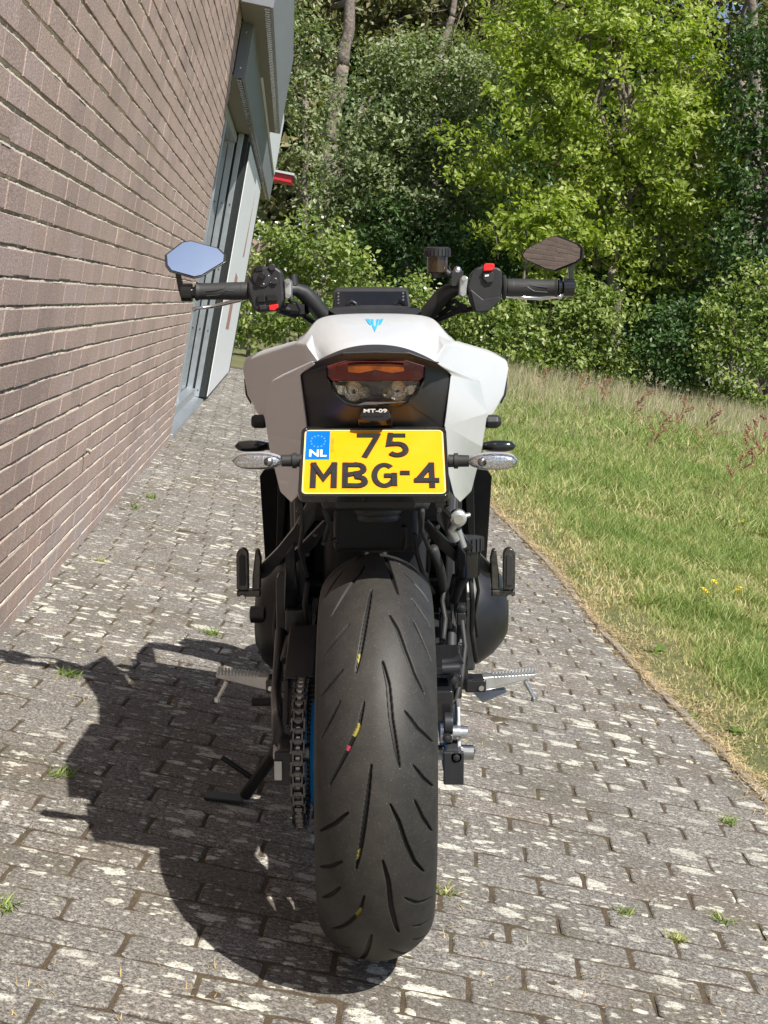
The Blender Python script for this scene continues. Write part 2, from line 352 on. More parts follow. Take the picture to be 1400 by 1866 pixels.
me = npmesh(np.concatenate(Vs), np.concatenate(Fs)); attr(me, 'tint', np.concatenate(Ts))
gm = grassmat('meadow_grass', [(0,(.10,.18,.035)),(.3,(.20,.285,.07)),(.52,(.32,.38,.13)),(.72,(.50,.46,.22)),(1,(.70,.57,.34))])
go = lk('grass', me, gm); tag(go, 'short sunlit green and straw coloured meadow grass beside the paving', 'grass', kind='stuff')
# tall pale seed grass at the back of the field
n = 42000; x, y = fieldx(n, 11, 25.8); keep = rng.random(n) < np.clip((y-11)/9, .02, 1)*np.clip(pn(x, y, .9, 1)*1.5-.15, .05, 1); x, y = x[keep], y[keep]; n = len(x)
h = rng.uniform(.22, .50, n)*np.clip((y-8)/12, .5, 1.1); V, F, T = blades(x, y, h, rng.uniform(.005,.010,n), rng.uniform(.05,.45,n), rng.random(n), 2)
me = npmesh(V, F); attr(me, 'tint', T)
tg = lk('tall_grass', me, grassmat('seeding_grass', [(0,(.22,.28,.10)),(.4,(.44,.42,.26)),(.7,(.60,.50,.38)),(1,(.55,.36,.28))])); tag(tg, 'tall pale pinkish seeding grass at the back of the field', 'tall grass', kind='stuff')

# ================================================================== TREES
def leafmesh(cen, size, tint, outw, up=.5, asp=.62):
    n = len(cen); nrm = rng.normal(0, 1, (n,3))*.75 + outw*.65; nrm[:,2] += up; nrm /= np.linalg.norm(nrm, axis=1)[:,None]
    d = rng.normal(0, 1, (n,3)); d -= nrm*(d*nrm).sum(1)[:,None]; d /= np.linalg.norm(d, axis=1)[:,None]; s = np.cross(nrm, d)
    L_ = (size*rng.uniform(.6,1.25,n))[:,None]; w = L_*asp/2
    V = np.stack([cen-d*L_/2, cen-s*w+nrm*L_*.08-d*L_*.02, cen+d*L_/2-nrm*L_*.1, cen+s*w+nrm*L_*.08], 1).reshape(-1,3)
    b0 = (np.arange(n)*4)[:,None]; F = np.concatenate([b0+np.array([[0,1,2]]), b0+np.array([[0,2,3]])], 0)
    return V, F, np.repeat(tint, 4)
def leafmat(name, stops, tr=.3, rough=.45):
    t = NT(name); c = t.ramp(t.a('tint'), stops); t.l(c, t.b.inputs['Base Color'])
    t.b.inputs['Roughness'].default_value = rough; t.b.inputs['Specular IOR Level'].default_value = .4
    tl = t.n('BsdfTranslucent'); t.l(t.mix(1, c, (1.5,1.7,.5), 'MULTIPLY'), tl.inputs[0]); mx = t.n('MixShader'); mx.inputs[0].default_value = tr
    t.l(t.b.outputs[0], mx.inputs[1]); t.l(tl.outputs[0], mx.inputs[2]); t.l(mx.outputs[0], t.out.inputs[0]); return t.m
LM = {'oak': leafmat('oak_leaves', [(0,(.12,.17,.022)),(.5,(.26,.32,.055)),(1,(.46,.50,.16))], .42),
      'grey': leafmat('greyish_leaves', [(0,(.09,.13,.055)),(.5,(.20,.24,.115)),(1,(.37,.40,.24))], .3),
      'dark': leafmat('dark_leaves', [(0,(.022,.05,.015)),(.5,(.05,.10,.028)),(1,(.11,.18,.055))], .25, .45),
      'hedge': leafmat('bramble_leaves', [(0,(.085,.135,.03)),(.5,(.19,.25,.065)),(1,(.36,.40,.15))], .33),
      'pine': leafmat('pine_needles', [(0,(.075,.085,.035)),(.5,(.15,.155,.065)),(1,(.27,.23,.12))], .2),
      'lime': leafmat('yellow_green_leaves', [(0,(.10,.15,.02)),(.5,(.19,.25,.035)),(1,(.32,.34,.07))], .35)}
t = NT('bark'); n = t.noise(9, 5, .7); t.l(t.ramp(n, [(.3,(.07,.055,.045)),(.7,(.30,.25,.215))]), t.b.inputs['Base Color']); t.b.inputs['Roughness'].default_value = .95; t.bump(n, 1, .05); BARK = t.m
M['flower'] = mat('white_petals', (.75,.75,.70), .6)
def foliage(Y, blobs, dens, leaf, cl, ydep=.8, shell=.5):
    """blobs (px,py,radius px) at real distance Y; dens clusters per m3-ish, cl cluster radius"""
    C_, T_, O_ = [], [], []
    for px, py, r in blobs:
        c = Wp(px, py, Y+rng.uniform(-.3,.3)); rad = r*(Y+2.2)/FPX; nc = max(6, int(dens*rad**2.2))
        u = rng.normal(0, 1, (nc,3)); u /= np.linalg.norm(u, axis=1)[:,None]; rr = rad*(shell+(1.08-shell)*rng.random(nc)**.6)*rng.uniform(.85,1.15,nc)
        cc = c + u*rr[:,None]*np.array([1,ydep,.92]); ct = rng.random(nc)
        m = rng.integers(int(16), int(34), nc)
        idx = np.repeat(np.arange(nc), m); n = len(idx)
        off = rng.normal(0, 1, (n,3))*cl*np.array([1,1,.62])
        C_.append(cc[idx]+off); T_.append(np.clip(ct[idx]*.5+rng.random(n)*.5+off[:,2]/cl*.06, 0, 1)); O_.append(u[idx])
    C_, T_, O_ = np.concatenate(C_), np.concatenate(T_), np.concatenate(O_)
    k = C_[:,2] > terr(C_[:,0], C_[:,1])+.02; C_, T_, O_ = C_[k], T_[k], O_[k]
    return leafmesh(C_, np.full(len(C_), leaf), T_, O_)
def limb(mb, a, b, r0, r1, wob=.06, n=7):
    a, b = np.array(a), np.array(b); L_ = np.linalg.norm(b-a); pts = [a+(b-a)*i/n+rng.normal(0, wob, 3)*L_*.25*(0 < i < n) for i in range(n+1)]
    mb.tube(pts, [r0+(r1-r0)*i/n for i in range(n+1)], 8)
def tree(name, label, cat, Y, blobs, kind, dens, leaf, cl, foot=None, r0=.12, group=None, limbs=True, trunkmat=None, shell=.5, tops=None):
    b0 = Wp(blobs[0][0], blobs[0][1], Y) if foot is None else Wp(foot[0], foot[1], Y)
    base = np.array([b0[0], Y, float(terr(b0[0], Y))])
    root = empty(name, label, cat, group, loc=base)
    V, F, T = foliage(Y, blobs, dens, leaf, cl, shell=shell); me = npmesh(V-base, F); attr(me, 'tint', T)
    lk('crown' if 'tree' in name or 'pine' in name or 'oak' in name else 'foliage', me, LM[kind], root)
    mb = MB(); fork = base.copy(); tb = tops or [blobs[0][:2]]; prev = base-[0,0,.1]; rr = r0
    for q in tb:
        nx_ = Wp(q[0], q[1], Y-(1.2 if name == 'pine_tree' else 0)); limb(mb, prev, nx_, rr, rr*.8, .05, 9); prev = nx_; rr *= .8
    if limbs:
        hub = base*.5+Wp(*tb[0], Y)*.5
        for q in blobs[1:]:
            c = Wp(q[0], q[1], Y); limb(mb, hub+(prev-hub)*random.random(), c, r0*.42, r0*.1, .12)
            for _ in range(3): limb(mb, c, c+rng.normal(0, 1, 3)*q[2]*.6*(Y+2.2)/FPX, r0*.12, r0*.03, .2, 4)
    mb.v = [tuple(np.array(v)-base) for v in mb.v]; mb.build('trunk' if r0 > .07 else 'stem', trunkmat or BARK, root, smooth=True)
    return root
G1 = 'trees at the edge of the wood'; G2 = 'bushes along the back of the field'; G3 = 'tall pines in the wood'
tree('oak_tree', 'bright sunlit yellow green oak rising behind the right hand mirror', 'tree', 27,
     [(1150,170,170),(1060,30,130),(1190,30,110),(1230,270,125),(1130,370,130),(985,180,85),(1010,300,95),(860,275,60),(920,300,55),(1280,370,75),(1275,190,70),(1010,440,80),(1200,470,90),(950,60,85),(985,100,60),(900,410,45)], 'oak', 60, .13, .15, (1130,690), .13, G1, tops=[(1120,480),(1140,200),(1120,0)])
tree('willow_tree', 'rounded grey green tree left of the bright oak', 'tree', 29.5,
     [(720,210,105),(800,140,90),(668,335,80),(735,330,105),(860,170,75),(660,420,75),(820,280,90),(725,110,60),(605,380,48),(790,400,85),(880,330,70)], 'grey', 85, .125, .16, (760,640), .12, G1, tops=[(750,400),(740,150)])
tree('broadleaf_tree', 'dark blue green tree at the right edge of the photo', 'tree', 26.2,
     [(1400,330,95),(1420,200,100),(1375,440,80),(1440,520,100),(1350,250,40),(1405,600,75),(1420,90,70)], 'dark', 85, .13, .17, (1420,720), .12, G1)
tree('young_tree', 'loose green young tree beside the grey cladding of the building', 'tree', 33,
     [(560,180,62),(545,80,55),(560,270,40),(530,330,38),(520,20,50)], 'grey', 55, .13, .2, (555,600), .08, G1)
tree('pine_tree', 'tall pine with thick bare leaning trunk above the grey green tree', 'tree', 37,
     [(640,-60,120),(720,40,75),(570,10,70),(700,110,45),(600,120,40)], 'pine', 34, .2, .22, (585,560), .26, G3, tops=[(602,260),(625,120),(645,-40)], shell=.2)
tree('pine_tree', 'slender pine with bent trunk between the grey green tree and the oak', 'tree', 38,
     [(820,-30,100),(850,70,60),(760,40,70),(900,40,70),(780,-10,80)], 'pine', 34, .2, .22, (790,560), .17, G3, tops=[(800,200),(800,100),(825,30),(835,-60)], shell=.2)
tree('pine_tree', 'brownish pine in the top right corner with sky showing through', 'tree', 36,
     [(1290,60,65),(1350,110,60),(1310,170,55),(1250,-10,60),(1385,60,45),(1330,0,50)], 'pine', 34, .2, .2, (1380,700), .22, G3, tops=[(1375,330),(1378,120),(1366,-60)], shell=.15)
# dark wood behind, tree by tree
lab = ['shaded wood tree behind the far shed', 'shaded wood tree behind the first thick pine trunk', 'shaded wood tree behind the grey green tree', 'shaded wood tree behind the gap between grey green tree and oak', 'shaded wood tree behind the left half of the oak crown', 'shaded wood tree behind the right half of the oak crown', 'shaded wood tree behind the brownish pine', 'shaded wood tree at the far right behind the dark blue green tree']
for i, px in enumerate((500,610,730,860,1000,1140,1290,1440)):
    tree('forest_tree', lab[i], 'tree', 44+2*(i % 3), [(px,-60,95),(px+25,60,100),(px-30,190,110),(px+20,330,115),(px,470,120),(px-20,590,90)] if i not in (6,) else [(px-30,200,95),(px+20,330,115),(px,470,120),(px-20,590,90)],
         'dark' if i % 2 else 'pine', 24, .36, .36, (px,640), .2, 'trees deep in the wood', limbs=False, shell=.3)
tree('shade_fill_tree', 'added dark foliage standing for the shade under the grey green tree', 'tree', 28.6, [(740,480,85),(850,470,90),(650,480,55),(930,500,70),(800,560,70),(720,410,60)], 'dark', 75, .13, .17, (800,640), .08, G1)  # near-black leaves added where only shade lies below the crown
tree('shade_fill_tree', 'added dark foliage standing for the shade under the bright oak', 'tree', 28.4, [(1080,500,90),(1180,560,90),(1290,500,85),(1020,560,60),(1330,600,70),(1250,640,50)], 'dark', 75, .13, .17, (1180,690), .08, G1)  # same added dark mass, its leaf colour standing in for shade
hb = [('white flowering bramble bush beside the far end of the building', [(520,470,62),(580,455,62),(490,420,28),(640,490,48),(600,520,50),(500,560,50)], 23.0, 1),
      ('low bramble bush behind the left switch cluster', [(450,560,42),(480,600,42),(540,575,50),(440,610,30),(590,590,40)], 20.5, 0),
      ('bramble bush behind the dashboard display', [(640,560,50),(710,570,50),(660,620,45),(760,600,45)], 24.2, 0),
      ('bramble bush behind the brake reservoir', [(800,600,55),(860,580,50),(760,545,40),(880,640,45),(830,655,40)], 24.4, 1),
      ('sunny bramble bush behind the right handlebar grip', [(930,600,62),(1000,580,65),(980,660,42),(900,545,40),(940,650,40),(930,664,32),(1000,672,32)], 24.6, 0),
      ('bright low oak sapling just left of the right mirror', [(960,420,48),(1020,400,55),(990,470,45),(1080,440,40)], 25.6, 2),
      ('yellowish bramble bush right of the mirror stalk', [(1080,600,62),(1140,650,50),(1060,540,45),(1040,660,40),(1120,560,45),(1070,688,32),(1130,700,32)], 24.8, 0),
      ('darker bramble bush at the end of the grass to the right', [(1200,640,62),(1260,670,48),(1230,580,50),(1180,700,32),(1215,714,34),(1290,724,34)], 25.0, 3),
      ('green leafy bush at the right edge above the grass', [(1340,560,62),(1390,640,60),(1390,520,50),(1310,640,50),(1330,705,38),(1350,735,34),(1400,742,36),(1270,715,30)], 24.6, 0)]
for lb, bl, Y_, fl in hb:
    o = tree('bramble_bush' if fl != 2 else 'oak_sapling', lb, 'bush' if fl != 2 else 'sapling', Y_, bl, ['hedge','hedge','oak','dark'][fl], 110 if fl != 2 else 80, .11 if fl != 2 else .15, .14, (bl[0][0], 680), .035, G2, shell=.35)
    if fl == 1:
        n = 70; idx = rng.integers(0, len(bl), n); P_ = []
        for q in idx:
            c = Wp(bl[q][0], bl[q][1], Y_); rad = bl[q][2]*(Y_+2.2)/FPX; u = rng.normal(0,1,3); u[1] = -abs(u[1]); u /= np.linalg.norm(u); P_.append(c+u*rad*rng.uniform(.9,1.15)*np.array([1,.8,.92]))
        V, F, T = leafmesh(np.array(P_), np.full(n, .06), np.ones(n), np.tile([0,-1.,.3], (n,1)), asp=.9)
        V2, F2, T2 = leafmesh(np.array(P_), np.full(n, .06), np.ones(n), np.tile([0,-1.,.3], (n,1)), asp=.9)
        lk('flowers', npmesh(np.concatenate([V, V2])-np.array(o.location), np.concatenate([F, F2+len(V)])), M['flower'], o)
# ---- reddish sorrel stalks standing above the grass
SOR = [mat('sorrel_stem', (.30,.17,.09), .8), mat('sorrel_seeds', (.34,.17,.12), .9, var=.4, vs=80)]
for i, (px, py, hh, y_) in enumerate(((1345,775,.75,8.5),(1372,770,1.0,8.8),(1150,730,.62,14),(1285,745,.6,13),(1100,705,.55,17),(1050,700,.5,19),(1195,740,.5,12),(985,690,.45,20),(1240,740,.55,15))):
    c = Wp(px, py, y_); base = np.array([c[0], y_, float(terr(c[0], y_))])
    lab = ['tall red sorrel stalk near the right edge, the left one of the nearest pair','tallest red sorrel stalk, at the very right edge of the grass'][i] if i < 2 else 'small sorrel stalk in the pale tall grass, '+['','','sixth from the left','second from the right among the small ones','fourth from the left','third from the left','the seventh from the left','the leftmost one','the rightmost of the small ones'][i]
    r_ = empty('sorrel_stalk', lab, 'wild plant', 'sorrel stalks in the tall grass', loc=base)
    s = MB(); top = np.array([hh*.25+rng.normal(0,.05), 0, hh]); s.tube([(0,0,0), top*.5+[-.02,0,0], top], [.004,.003,.0015], 5)
    sd = []; 
    for q in range(9):
        f = .35+.6*q/9; b0 = top*f; e = b0+np.array([rng.normal(0,.10), rng.normal(0,.06), .09])*(1.2-f*.7); s.tube([b0, e], [.0018,.001], 4); sd += [b0+(e-b0)*rng.uniform(.2,1.1)+rng.normal(0,.006,3) for _ in range(70)]
    s.build('stem', SOR[0], r_); V, F, T = leafmesh(np.array(sd), np.full(len(sd), .014), np.ones(len(sd)), np.zeros((len(sd),3)), asp=.9); lk('seed_head', npmesh(V, F), SOR[1], r_)
# ---- weeds in the paving joints
wl = [(275,908,.07,'bright green weed near the foot of the wall halfway to the window'),(385,1156,.05,'low green weed left of the engine on the paving'),(124,1232,.055,'spiky green grass tuft in front of the handlebar shadow'),(112,1414,.045,'small flat green weed at the tip of the tail shadow'),(245,925,.05,'small yellowish weed just left of the bright green weed by the wall'),
      (182,1022,.04,'tiny weed beside the dark gap in the paving near the wall'),(8,1652,.05,'green weed cut by the left edge of the photo'),(1140,1665,.035,'small green weed in the paving at the lower right'),(808,1625,.04,'small pale weed beside the tyre on the right'),(1318,1680,.04,'yellow green moss tuft at the lower right edge'),(1234,1712,.035,'yellowish moss tuft just left of the lower right edge tuft'),(1330,1500,.05,'straw and green tuft on the paving near the kerb at the right'),(400,655,.12,'green weeds at the foot of the white door panel'),(345,745,.09,'green weeds along the window sill')]
for px, py, hh, lb in wl:
    c = G(px, py); hh *= .72; n = 46; x = rng.normal(0, hh*.33, n); y = rng.normal(0, hh*.33, n)
    V, F, T = blades(x, y, hh*rng.uniform(.35,1.1,n), rng.uniform(.003,.006,n), rng.uniform(.4,1.5,n), np.clip(rng.normal(.28 if 'green' in lb else .6, .18, n),0,1), 3, z=np.zeros(n))
    me = npmesh(V, F); attr(me, 'tint', T); o = lk('weed', me, gm); o.location = c; tag(o, lb, 'weed', 'weeds in the paving')

# ---- broad leaved weeds at the verge, buttercups in the grass
for px, py, hh, lb in ((1108,1165,.10,'broad leaved weed at the kerb level with the clutch cover'),(1195,1185,.12,'dark broad leaved dock plant at the kerb right of the footpeg'),(1262,1290,.09,'flat leafy weed on bare soil at the kerb lower right'),(1010,905,.13,'pale thistle like plant left of the middle of the grass'),(1290,975,.16,'upright pale dock plant in the middle of the grass'),(1345,1330,.09,'small leafy weed nearest to the lower right grass edge')):
    c = G(px, py, .03); c[2] = float(terr(c[0], c[1])); n = 15; ang = rng.uniform(0, 6.28, n); V_, F_v, T_v = [], [], []; k0 = 0
    for a_ in ang:
        L2 = hh*.55*rng.uniform(.6,1.2); w2 = L2*.15; d2 = np.array([math.cos(a_), math.sin(a_), 0]); s2 = np.array([-d2[1], d2[0], 0]); el = rng.uniform(.25, 1.1); tt = rng.uniform(0, .3) if 'pale' not in lb else rng.uniform(.3,.5)
        for q in range(6):
            f = q/5; wq = w2*math.sin(math.pi*min(1, f*.9+.06)); p2 = d2*L2*f*math.cos(el)+np.array([0,0,L2*(f*math.sin(el)-.35*f*f)]); V_ += [p2-s2*wq, p2+s2*wq+np.array([0,0,wq*.25])]; T_v += [tt, tt]
        F_v += [(k0+2*q, k0+2*q+1, k0+2*q+3, k0+2*q+2) for q in range(5)]; k0 += 12
    me = npmesh(np.array(V_), np.array(F_v)); attr(me, 'tint', T_v); o = lk('verge_weed', me, gm); o.location = c; tag(o, lb, 'weed', 'broad leaved weeds in the verge')
YF = mat('buttercup_petals', (.85,.62,.01), .5)
for px, py, lb in ((1350,962,'buttercup at the edge of the darker grass on the right'),(1300,1078,'buttercup in the grass, left one of the lower pair'),(1342,1088,'buttercup in the grass, right one of the lower pair'),(1276,1092,'lowest single buttercup left of the lower pair')):
    c = G(px, py, .10); base = np.array([c[0], c[1], float(terr(c[0], c[1]))]); r_ = empty('buttercup', lb, 'wild flower', 'buttercups in the grass', loc=base)
    MB().tube([(0,0,0),(.004,0,.06),(0,.003,.10)], [.0012,.001,.0008], 5).build('stem', SOR[0], r_)
    m = MB()
    for k in range(3):
        cx_, cy_, cz_ = rng.normal(0,.012), rng.normal(0,.012), .095+rng.normal(0,.01)
        for q in range(5): a_ = 1.2566*q; m.add([(cx_,cy_,cz_),(cx_+.011*math.cos(a_-.5),cy_+.011*math.sin(a_-.5),cz_+.006),(cx_+.013*math.cos(a_),cy_+.013*math.sin(a_),cz_+.007),(cx_+.011*math.cos(a_+.5),cy_+.011*math.sin(a_+.5),cz_+.006)], [(0,1,2,3)])
    m.build('petals', YF, r_)

# ================================================================== BRICK BUILDING (local: x out of the wall, y along it, z up)
bd = empty('brick_building', 'brown brick building with aluminium window, white door panel and grey metal fascias', 'building', loc=(-.912,0,0), rot=(0,0,WA))
CH, BL = .0645, .205; H0, H1 = -.03, 4.3; U0, U1 = -7.0, 6.88
vs, fs, tint, JT = [], [], [], []
for r_ in range(int((H1-H0)/CH)):
    z0 = H0+r_*CH; u = U0-(BL/2 if r_ % 2 else 0)+random.uniform(-.02,.02); wob = [random.gauss(0,.0012) for _ in range(3)]
    while u < U1:
        L_ = BL+random.gauss(0, .003); a_, b_ = max(u+.0015, U0), min(u+L_-.0015, U1); 
        if b_-a_ < .02: u += L_; continue
        d_ = random.gauss(0,.0007); jb = random.gauss(0,.0012); jt = random.gauss(0,.0012); zb, zt = z0+.0105+jb+wob[0], z0+CH+jt*.6+wob[1]
        base = len(vs); tw = random.gauss(0,.00035); c_ = .0012
        vs += [(-.02,a_,zb),(-.02,b_,zb),(-.02,b_,zt),(-.02,a_,zt),
               (d_-c_,a_,zb),(d_-c_,b_,zb),(d_-c_,b_,zt),(d_-c_,a_,zt),
               (d_-tw,a_+c_,zb+c_),(d_+tw,b_-c_,zb+c_),(d_+tw,b_-c_,zt-c_),(d_-tw,a_+c_,zt-c_)]
        tt = random.random(); tint += [tt]*12; JT.append((a_-.0015, z0, zb, zt))
        for q in (0, 4):
            for k in range(4): fs.append((base+q+k, base+q+(k+1)%4, base+q+4+(k+1)%4, base+q+4+k))
        fs.append((base+8,base+9,base+10,base+11)); u += L_
me = npmesh(np.array(vs), np.array(fs)); attr(me, 'tint', tint)
t = NT('brown_wall_brick'); ti = t.a('tint'); spm = t.n('Mapping'); spm.inputs['Scale'].default_value = (1,.45,1); t.l(t.obj(), spm.inputs[0]); sp = t.noise(230, 3, .75, vec=spm.outputs[0]); vt = t.n('Mapping'); vt.inputs['Scale'].default_value = (1,1,.12); t.l(t.obj(), vt.inputs[0])
stk = t.noise(46, 3, .6, vec=vt.outputs[0]); bigv = t.noise(1.1, 4)
c = t.mix(.45, t.ramp(ti, [(0,(.27,.20,.17)),(.45,(.34,.25,.21)),(.8,(.39,.285,.235)),(1,(.36,.28,.26))]), t.ramp(sp, [(.36,(.20,.14,.12)),(.5,(.42,.315,.27)),(.62,(.74,.60,.53))]))
c = t.mix(.3, c, t.ramp(stk, [(.36,(.42,.40,.39)),(.6,(.62,.62,.62))]), 'OVERLAY')
c = t.mix(t.ramp(bigv, [(.5,(0,0,0)),(.75,(.4,.4,.4))]), c, (.17,.135,.12))
sep = t.n('SeparateXYZ'); t.l(t.obj(), sep.inputs[0])   # white lime bloom low on the wall
low = t.ramp(sep.outputs['Z'], [(0,(1,1,1)),(.34,(0,0,0))]); bl_ = t.mix(1, low, t.ramp(t.noise(2.2, 5, .7), [(.46,(0,0,0)),(.66,(.75,.75,.75))]), 'MULTIPLY')
c = t.mix(bl_, c, (.40,.38,.37)); t.l(c, t.b.inputs['Base Color']); t.b.inputs['Roughness'].default_value = .88; t.b.inputs['Specular IOR Level'].default_value = .3
t.bump(sp, .55, .0016)
bw = lk('brick_wall', me, t.m, bd)
# mortar: recessed at the top of each bed joint, squeezed out at the bottom
us = np.arange(U0, U1, .022); n = len(us); vs, fs = [], []
for r_ in range(int((H1-H0)/CH)+1):
    z0 = H0+r_*CH; nz = np.convolve(rng.normal(0, .0030, n+8), np.ones(5)/5, 'same')[4:4+n]+.0006; nb = rng.normal(0, .0011, n); base = len(vs)*1
    for i in range(n): vs += [(min(.002, -.0020+nz[i]*.7), us[i], z0-.001), (min(.002, -.0026+nz[i]*.7), us[i], z0+.0030+nb[i]), (-.012, us[i], z0+.0046), (-.0030+nz[i]*.12, us[i], z0+.0135), (-.0030+nz[i]*.1, us[i], z0+CH-.003)]
    for i in range(n-1):
        for k in range(4): fs.append((base+i*5+k, base+i*5+5+k, base+i*5+6+k, base+i*5+1+k))
t = NT('beige_mortar'); n_ = t.noise(150, 4); t.l(t.ramp(n_, [(.3,(.46,.40,.32)),(.7,(.72,.65,.54))]), t.b.inputs['Base Color']); t.b.inputs['Roughness'].default_value = .95; t.bump(n_, .8, .002)
for u_, z0, zb, zt in JT:                       # pointing at the head joints: full height on some, a short tick in the bed joint on most
    w_ = random.uniform(.0014,.0024); top = zt+.010 if random.random() < .8 else zt; bot = zb if random.random() < .22 else zt-random.uniform(.0,.006); b0 = len(vs)
    if u_ > U0+.01: vs += [(-.0008,u_-w_,bot),(-.0008,u_+w_,bot),(-.0004,u_+w_,top),(-.0004,u_-w_,top)]; fs.append((b0,b0+1,b0+2,b0+3))
lk('mortar', npmesh(np.array(vs), np.array(fs)), t.m, bw)
MORT = t.m
# vertical mortar slivers squeezed out of some head joints are part of the bond; wall body behind
MB().box((-.20,(U0+U1)/2,(H1+H0)/2),(.36,U1-U0-.002,H1-H0)).build('wall_core', mat('inner_leaf', (.16,.13,.11), .9), bd)
M['alum'] = mat('anodised_aluminium', (.50,.54,.57), .34, metal=.75, var=.08, vs=14); M['zinc'] = mat('grey_fascia_sheet', (.20,.215,.235), .45, metal=.0, var=.12, vs=6)
M['soffit'] = mat('olive_soffit', (.19,.18,.13), .7); M['wpanel'] = mat('white_door_panel', (.74,.77,.79), .45, var=.03); M['rust'] = mat('faded_red_sticker', (.36,.20,.17), .6, var=.3, vs=25)
M['gasket'] = mat('black_gasket', (.015,.018,.018), .5)
t = NT('window_glass'); t.b.inputs['Base Color'].default_value = (.02,.025,.025,1); t.b.inputs['Roughness'].default_value = .03; t.b.inputs['Specular IOR Level'].default_value = .9; t.bump(t.noise(1.5, 2), .05, .02); GL = t.m
UJ = 10.15
win = MB().box((-.155,(6.88+UJ)/2,1.16),(.008,UJ-6.88,2.24)).build('window', GL, bd)
f = MB(); f.box((-.11,(6.9+UJ)/2,.075),(.08,UJ-6.9,.07)); f.box((-.12,(6.9+UJ)/2,2.24),(.07,UJ-6.9,.06)); f.box((-.12,6.95,1.16),(.07,.06,2.1)); f.box((-.12,8.6,1.16),(.05,.05,2.1))
f.build('frame', M['alum'], win, bevel=.004)
j = MB(); j.box((-.055,UJ+.09,1.17),(.045,.16,2.26)); j.box((-.122,UJ+.09,1.17),(.05,.16,2.26)); j.build('jamb', M['alum'], win, bevel=.004)
MB().box((-.088,UJ+.10,1.17),(.024,.14,2.25)).box((-.012,UJ+.11,1.17),(.04,.13,2.25)).build('gasket', M['gasket'], win, split=True)
s = MB()
for zz in (.10,.62,1.15,1.7): s.lathe([(0,.006),(.004,.006),(.005,.002)], (-.05,UJ+.008,zz), 'y', 12, -1); s.lathe([(0,.006),(.004,.006),(.005,.002)], (-.12,UJ+.008,zz), 'y', 12, -1)
s.build('screw', M['dark'], win, split=True)
MB().add([(-.15,6.88,.055),(-.15,UJ,.055),(.012,UJ,.03),(.012,6.88,.03),(.012,UJ,-.03),(.012,6.88,-.03),(-.15,6.88,-.03),(-.15,UJ,-.03)], [(0,1,2,3),(3,2,4,5),(0,3,5,6),(1,7,4,2),(6,5,4,7),(0,6,7,1)]).build('sill', M['alum'], win, bevel=.003)
dr = MB().box((.006,12.65,1.14),(.05,4.5,2.2)).build('door_panel', M['wpanel'], bd, bevel=.004)
MB().box((.0,10.37,1.15),(.05,.06,2.22)).box((.0,14.96,1.15),(.07,.12,2.24)).build('edge_trim', M['gasket'], dr, split=True)
MB().prism([(.032,11.75,.62),(.032,12.5,.60),(.032,12.5,1.13),(.032,11.85,1.17)], (.0015,0,0)).prism([(.032,12.9,1.35),(.032,13.25,1.37),(.032,13.35,2.1),(.032,13.28,1.95)], (.0015,0,0)).build('faded_sticker', M['rust'], dr, split=True)
MB().box((-.2,11.5,3.45),(.36,9.2,1.6)).box((-.35,12.9,1.1),(.34,5.2,2.3)).box((-.3,8.5,3.0),(.25,3.3,1.35)).build('back_wall', mat('plain_render', (.30,.29,.27), .9), bd)
MB().box((.05,13.4,3.0),(.08,8.6,.75)).build('upper_panel', M['wpanel'], bd, bevel=.004)
# lower fascia over window and door, with its soffit and comb strip
f1 = MB().box((.062,12.6,2.465),(.02,11.2,.33)).box((.03,7.005,2.465),(.064,.012,.33)).box((.03,12.6,2.635),(.088,11.2,.012)).build('fascia', M['zinc'], bd, bevel=.002)
MB().lathe([(0,.007),(.005,.006)], (.035,6.999,2.58), 'y', 10, -1).lathe([(0,.007),(.005,.006)], (.035,6.999,2.36), 'y', 10, -1).build('screw', M['silver'], f1, split=True)
MB().box((-.04,12.6,2.31),(.14,11.2,.012)).build('soffit', M['soffit'], f1)
s = MB(); u_ = 7.1
while u_ < 17.8: s.box((.035,u_,2.300),(.03,.055,.010)); u_ += .11
s.build('vent_comb', M['silver'], f1)
# upper fascia standing further out
f2 = MB().box((.19,9.5,3.0),(.02,6.3,.74)).box((.10,6.345,3.0),(.17,.012,.74)).box((.10,12.66,3.0),(.17,.012,.74)).box((.10,9.5,3.38),(.20,6.3,.012)).build('fascia', M['zinc'], bd, bevel=.002)
MB().box((.09,9.5,2.64),(.17,6.28,.012)).build('soffit', M['soffit'], f2)
s = MB(); u_ = 6.4
while u_ < 12.6: s.box((.165,u_,2.629),(.03,.035,.010)); u_ += .07
s.build('vent_comb', M['silver'], f2)
# wall hook / spout
sp_ = MB().tube([(-.01,0,0),(.016,0,0),(.024,0,-.005)], [.008,.008,.009], 12).box((.003,0,0),(.008,.026,.024)).build('wall_spout', mat('weathered_zinc', (.26,.23,.20), .6, metal=.5), bd, bevel=.001)
sp_.location = (0, 2.6, .385)
# ---- far shed
def Lp(px, py, Y): return Wp(px, py, Y)
c = Lp(500, 400, 23.5); sh = empty('shed', 'far brick shed with red fascia board under a grey flat roof edge', 'shed', loc=(c[0], 23.5, 0))
MB().box((-1.55,.45,.9),(2.95,.7,2.1)).build('wall', mat('shed_brick', (.33,.25,.21), .9, var=.3, vs=18), sh)
zt = Lp(520, 322, 23.5)[2]; 
MB().box((-1.3,.35,zt-.02),(2.95,.7,.12)).build('fascia_board', mat('red_board', (.50,.02,.035), .4), sh, bevel=.004)
MB().box((-1.3,.35,zt+.065),(3.02,.8,.04)).build('roof', mat('grey_roof_edge', (.45,.46,.46), .6), sh, bevel=.004)
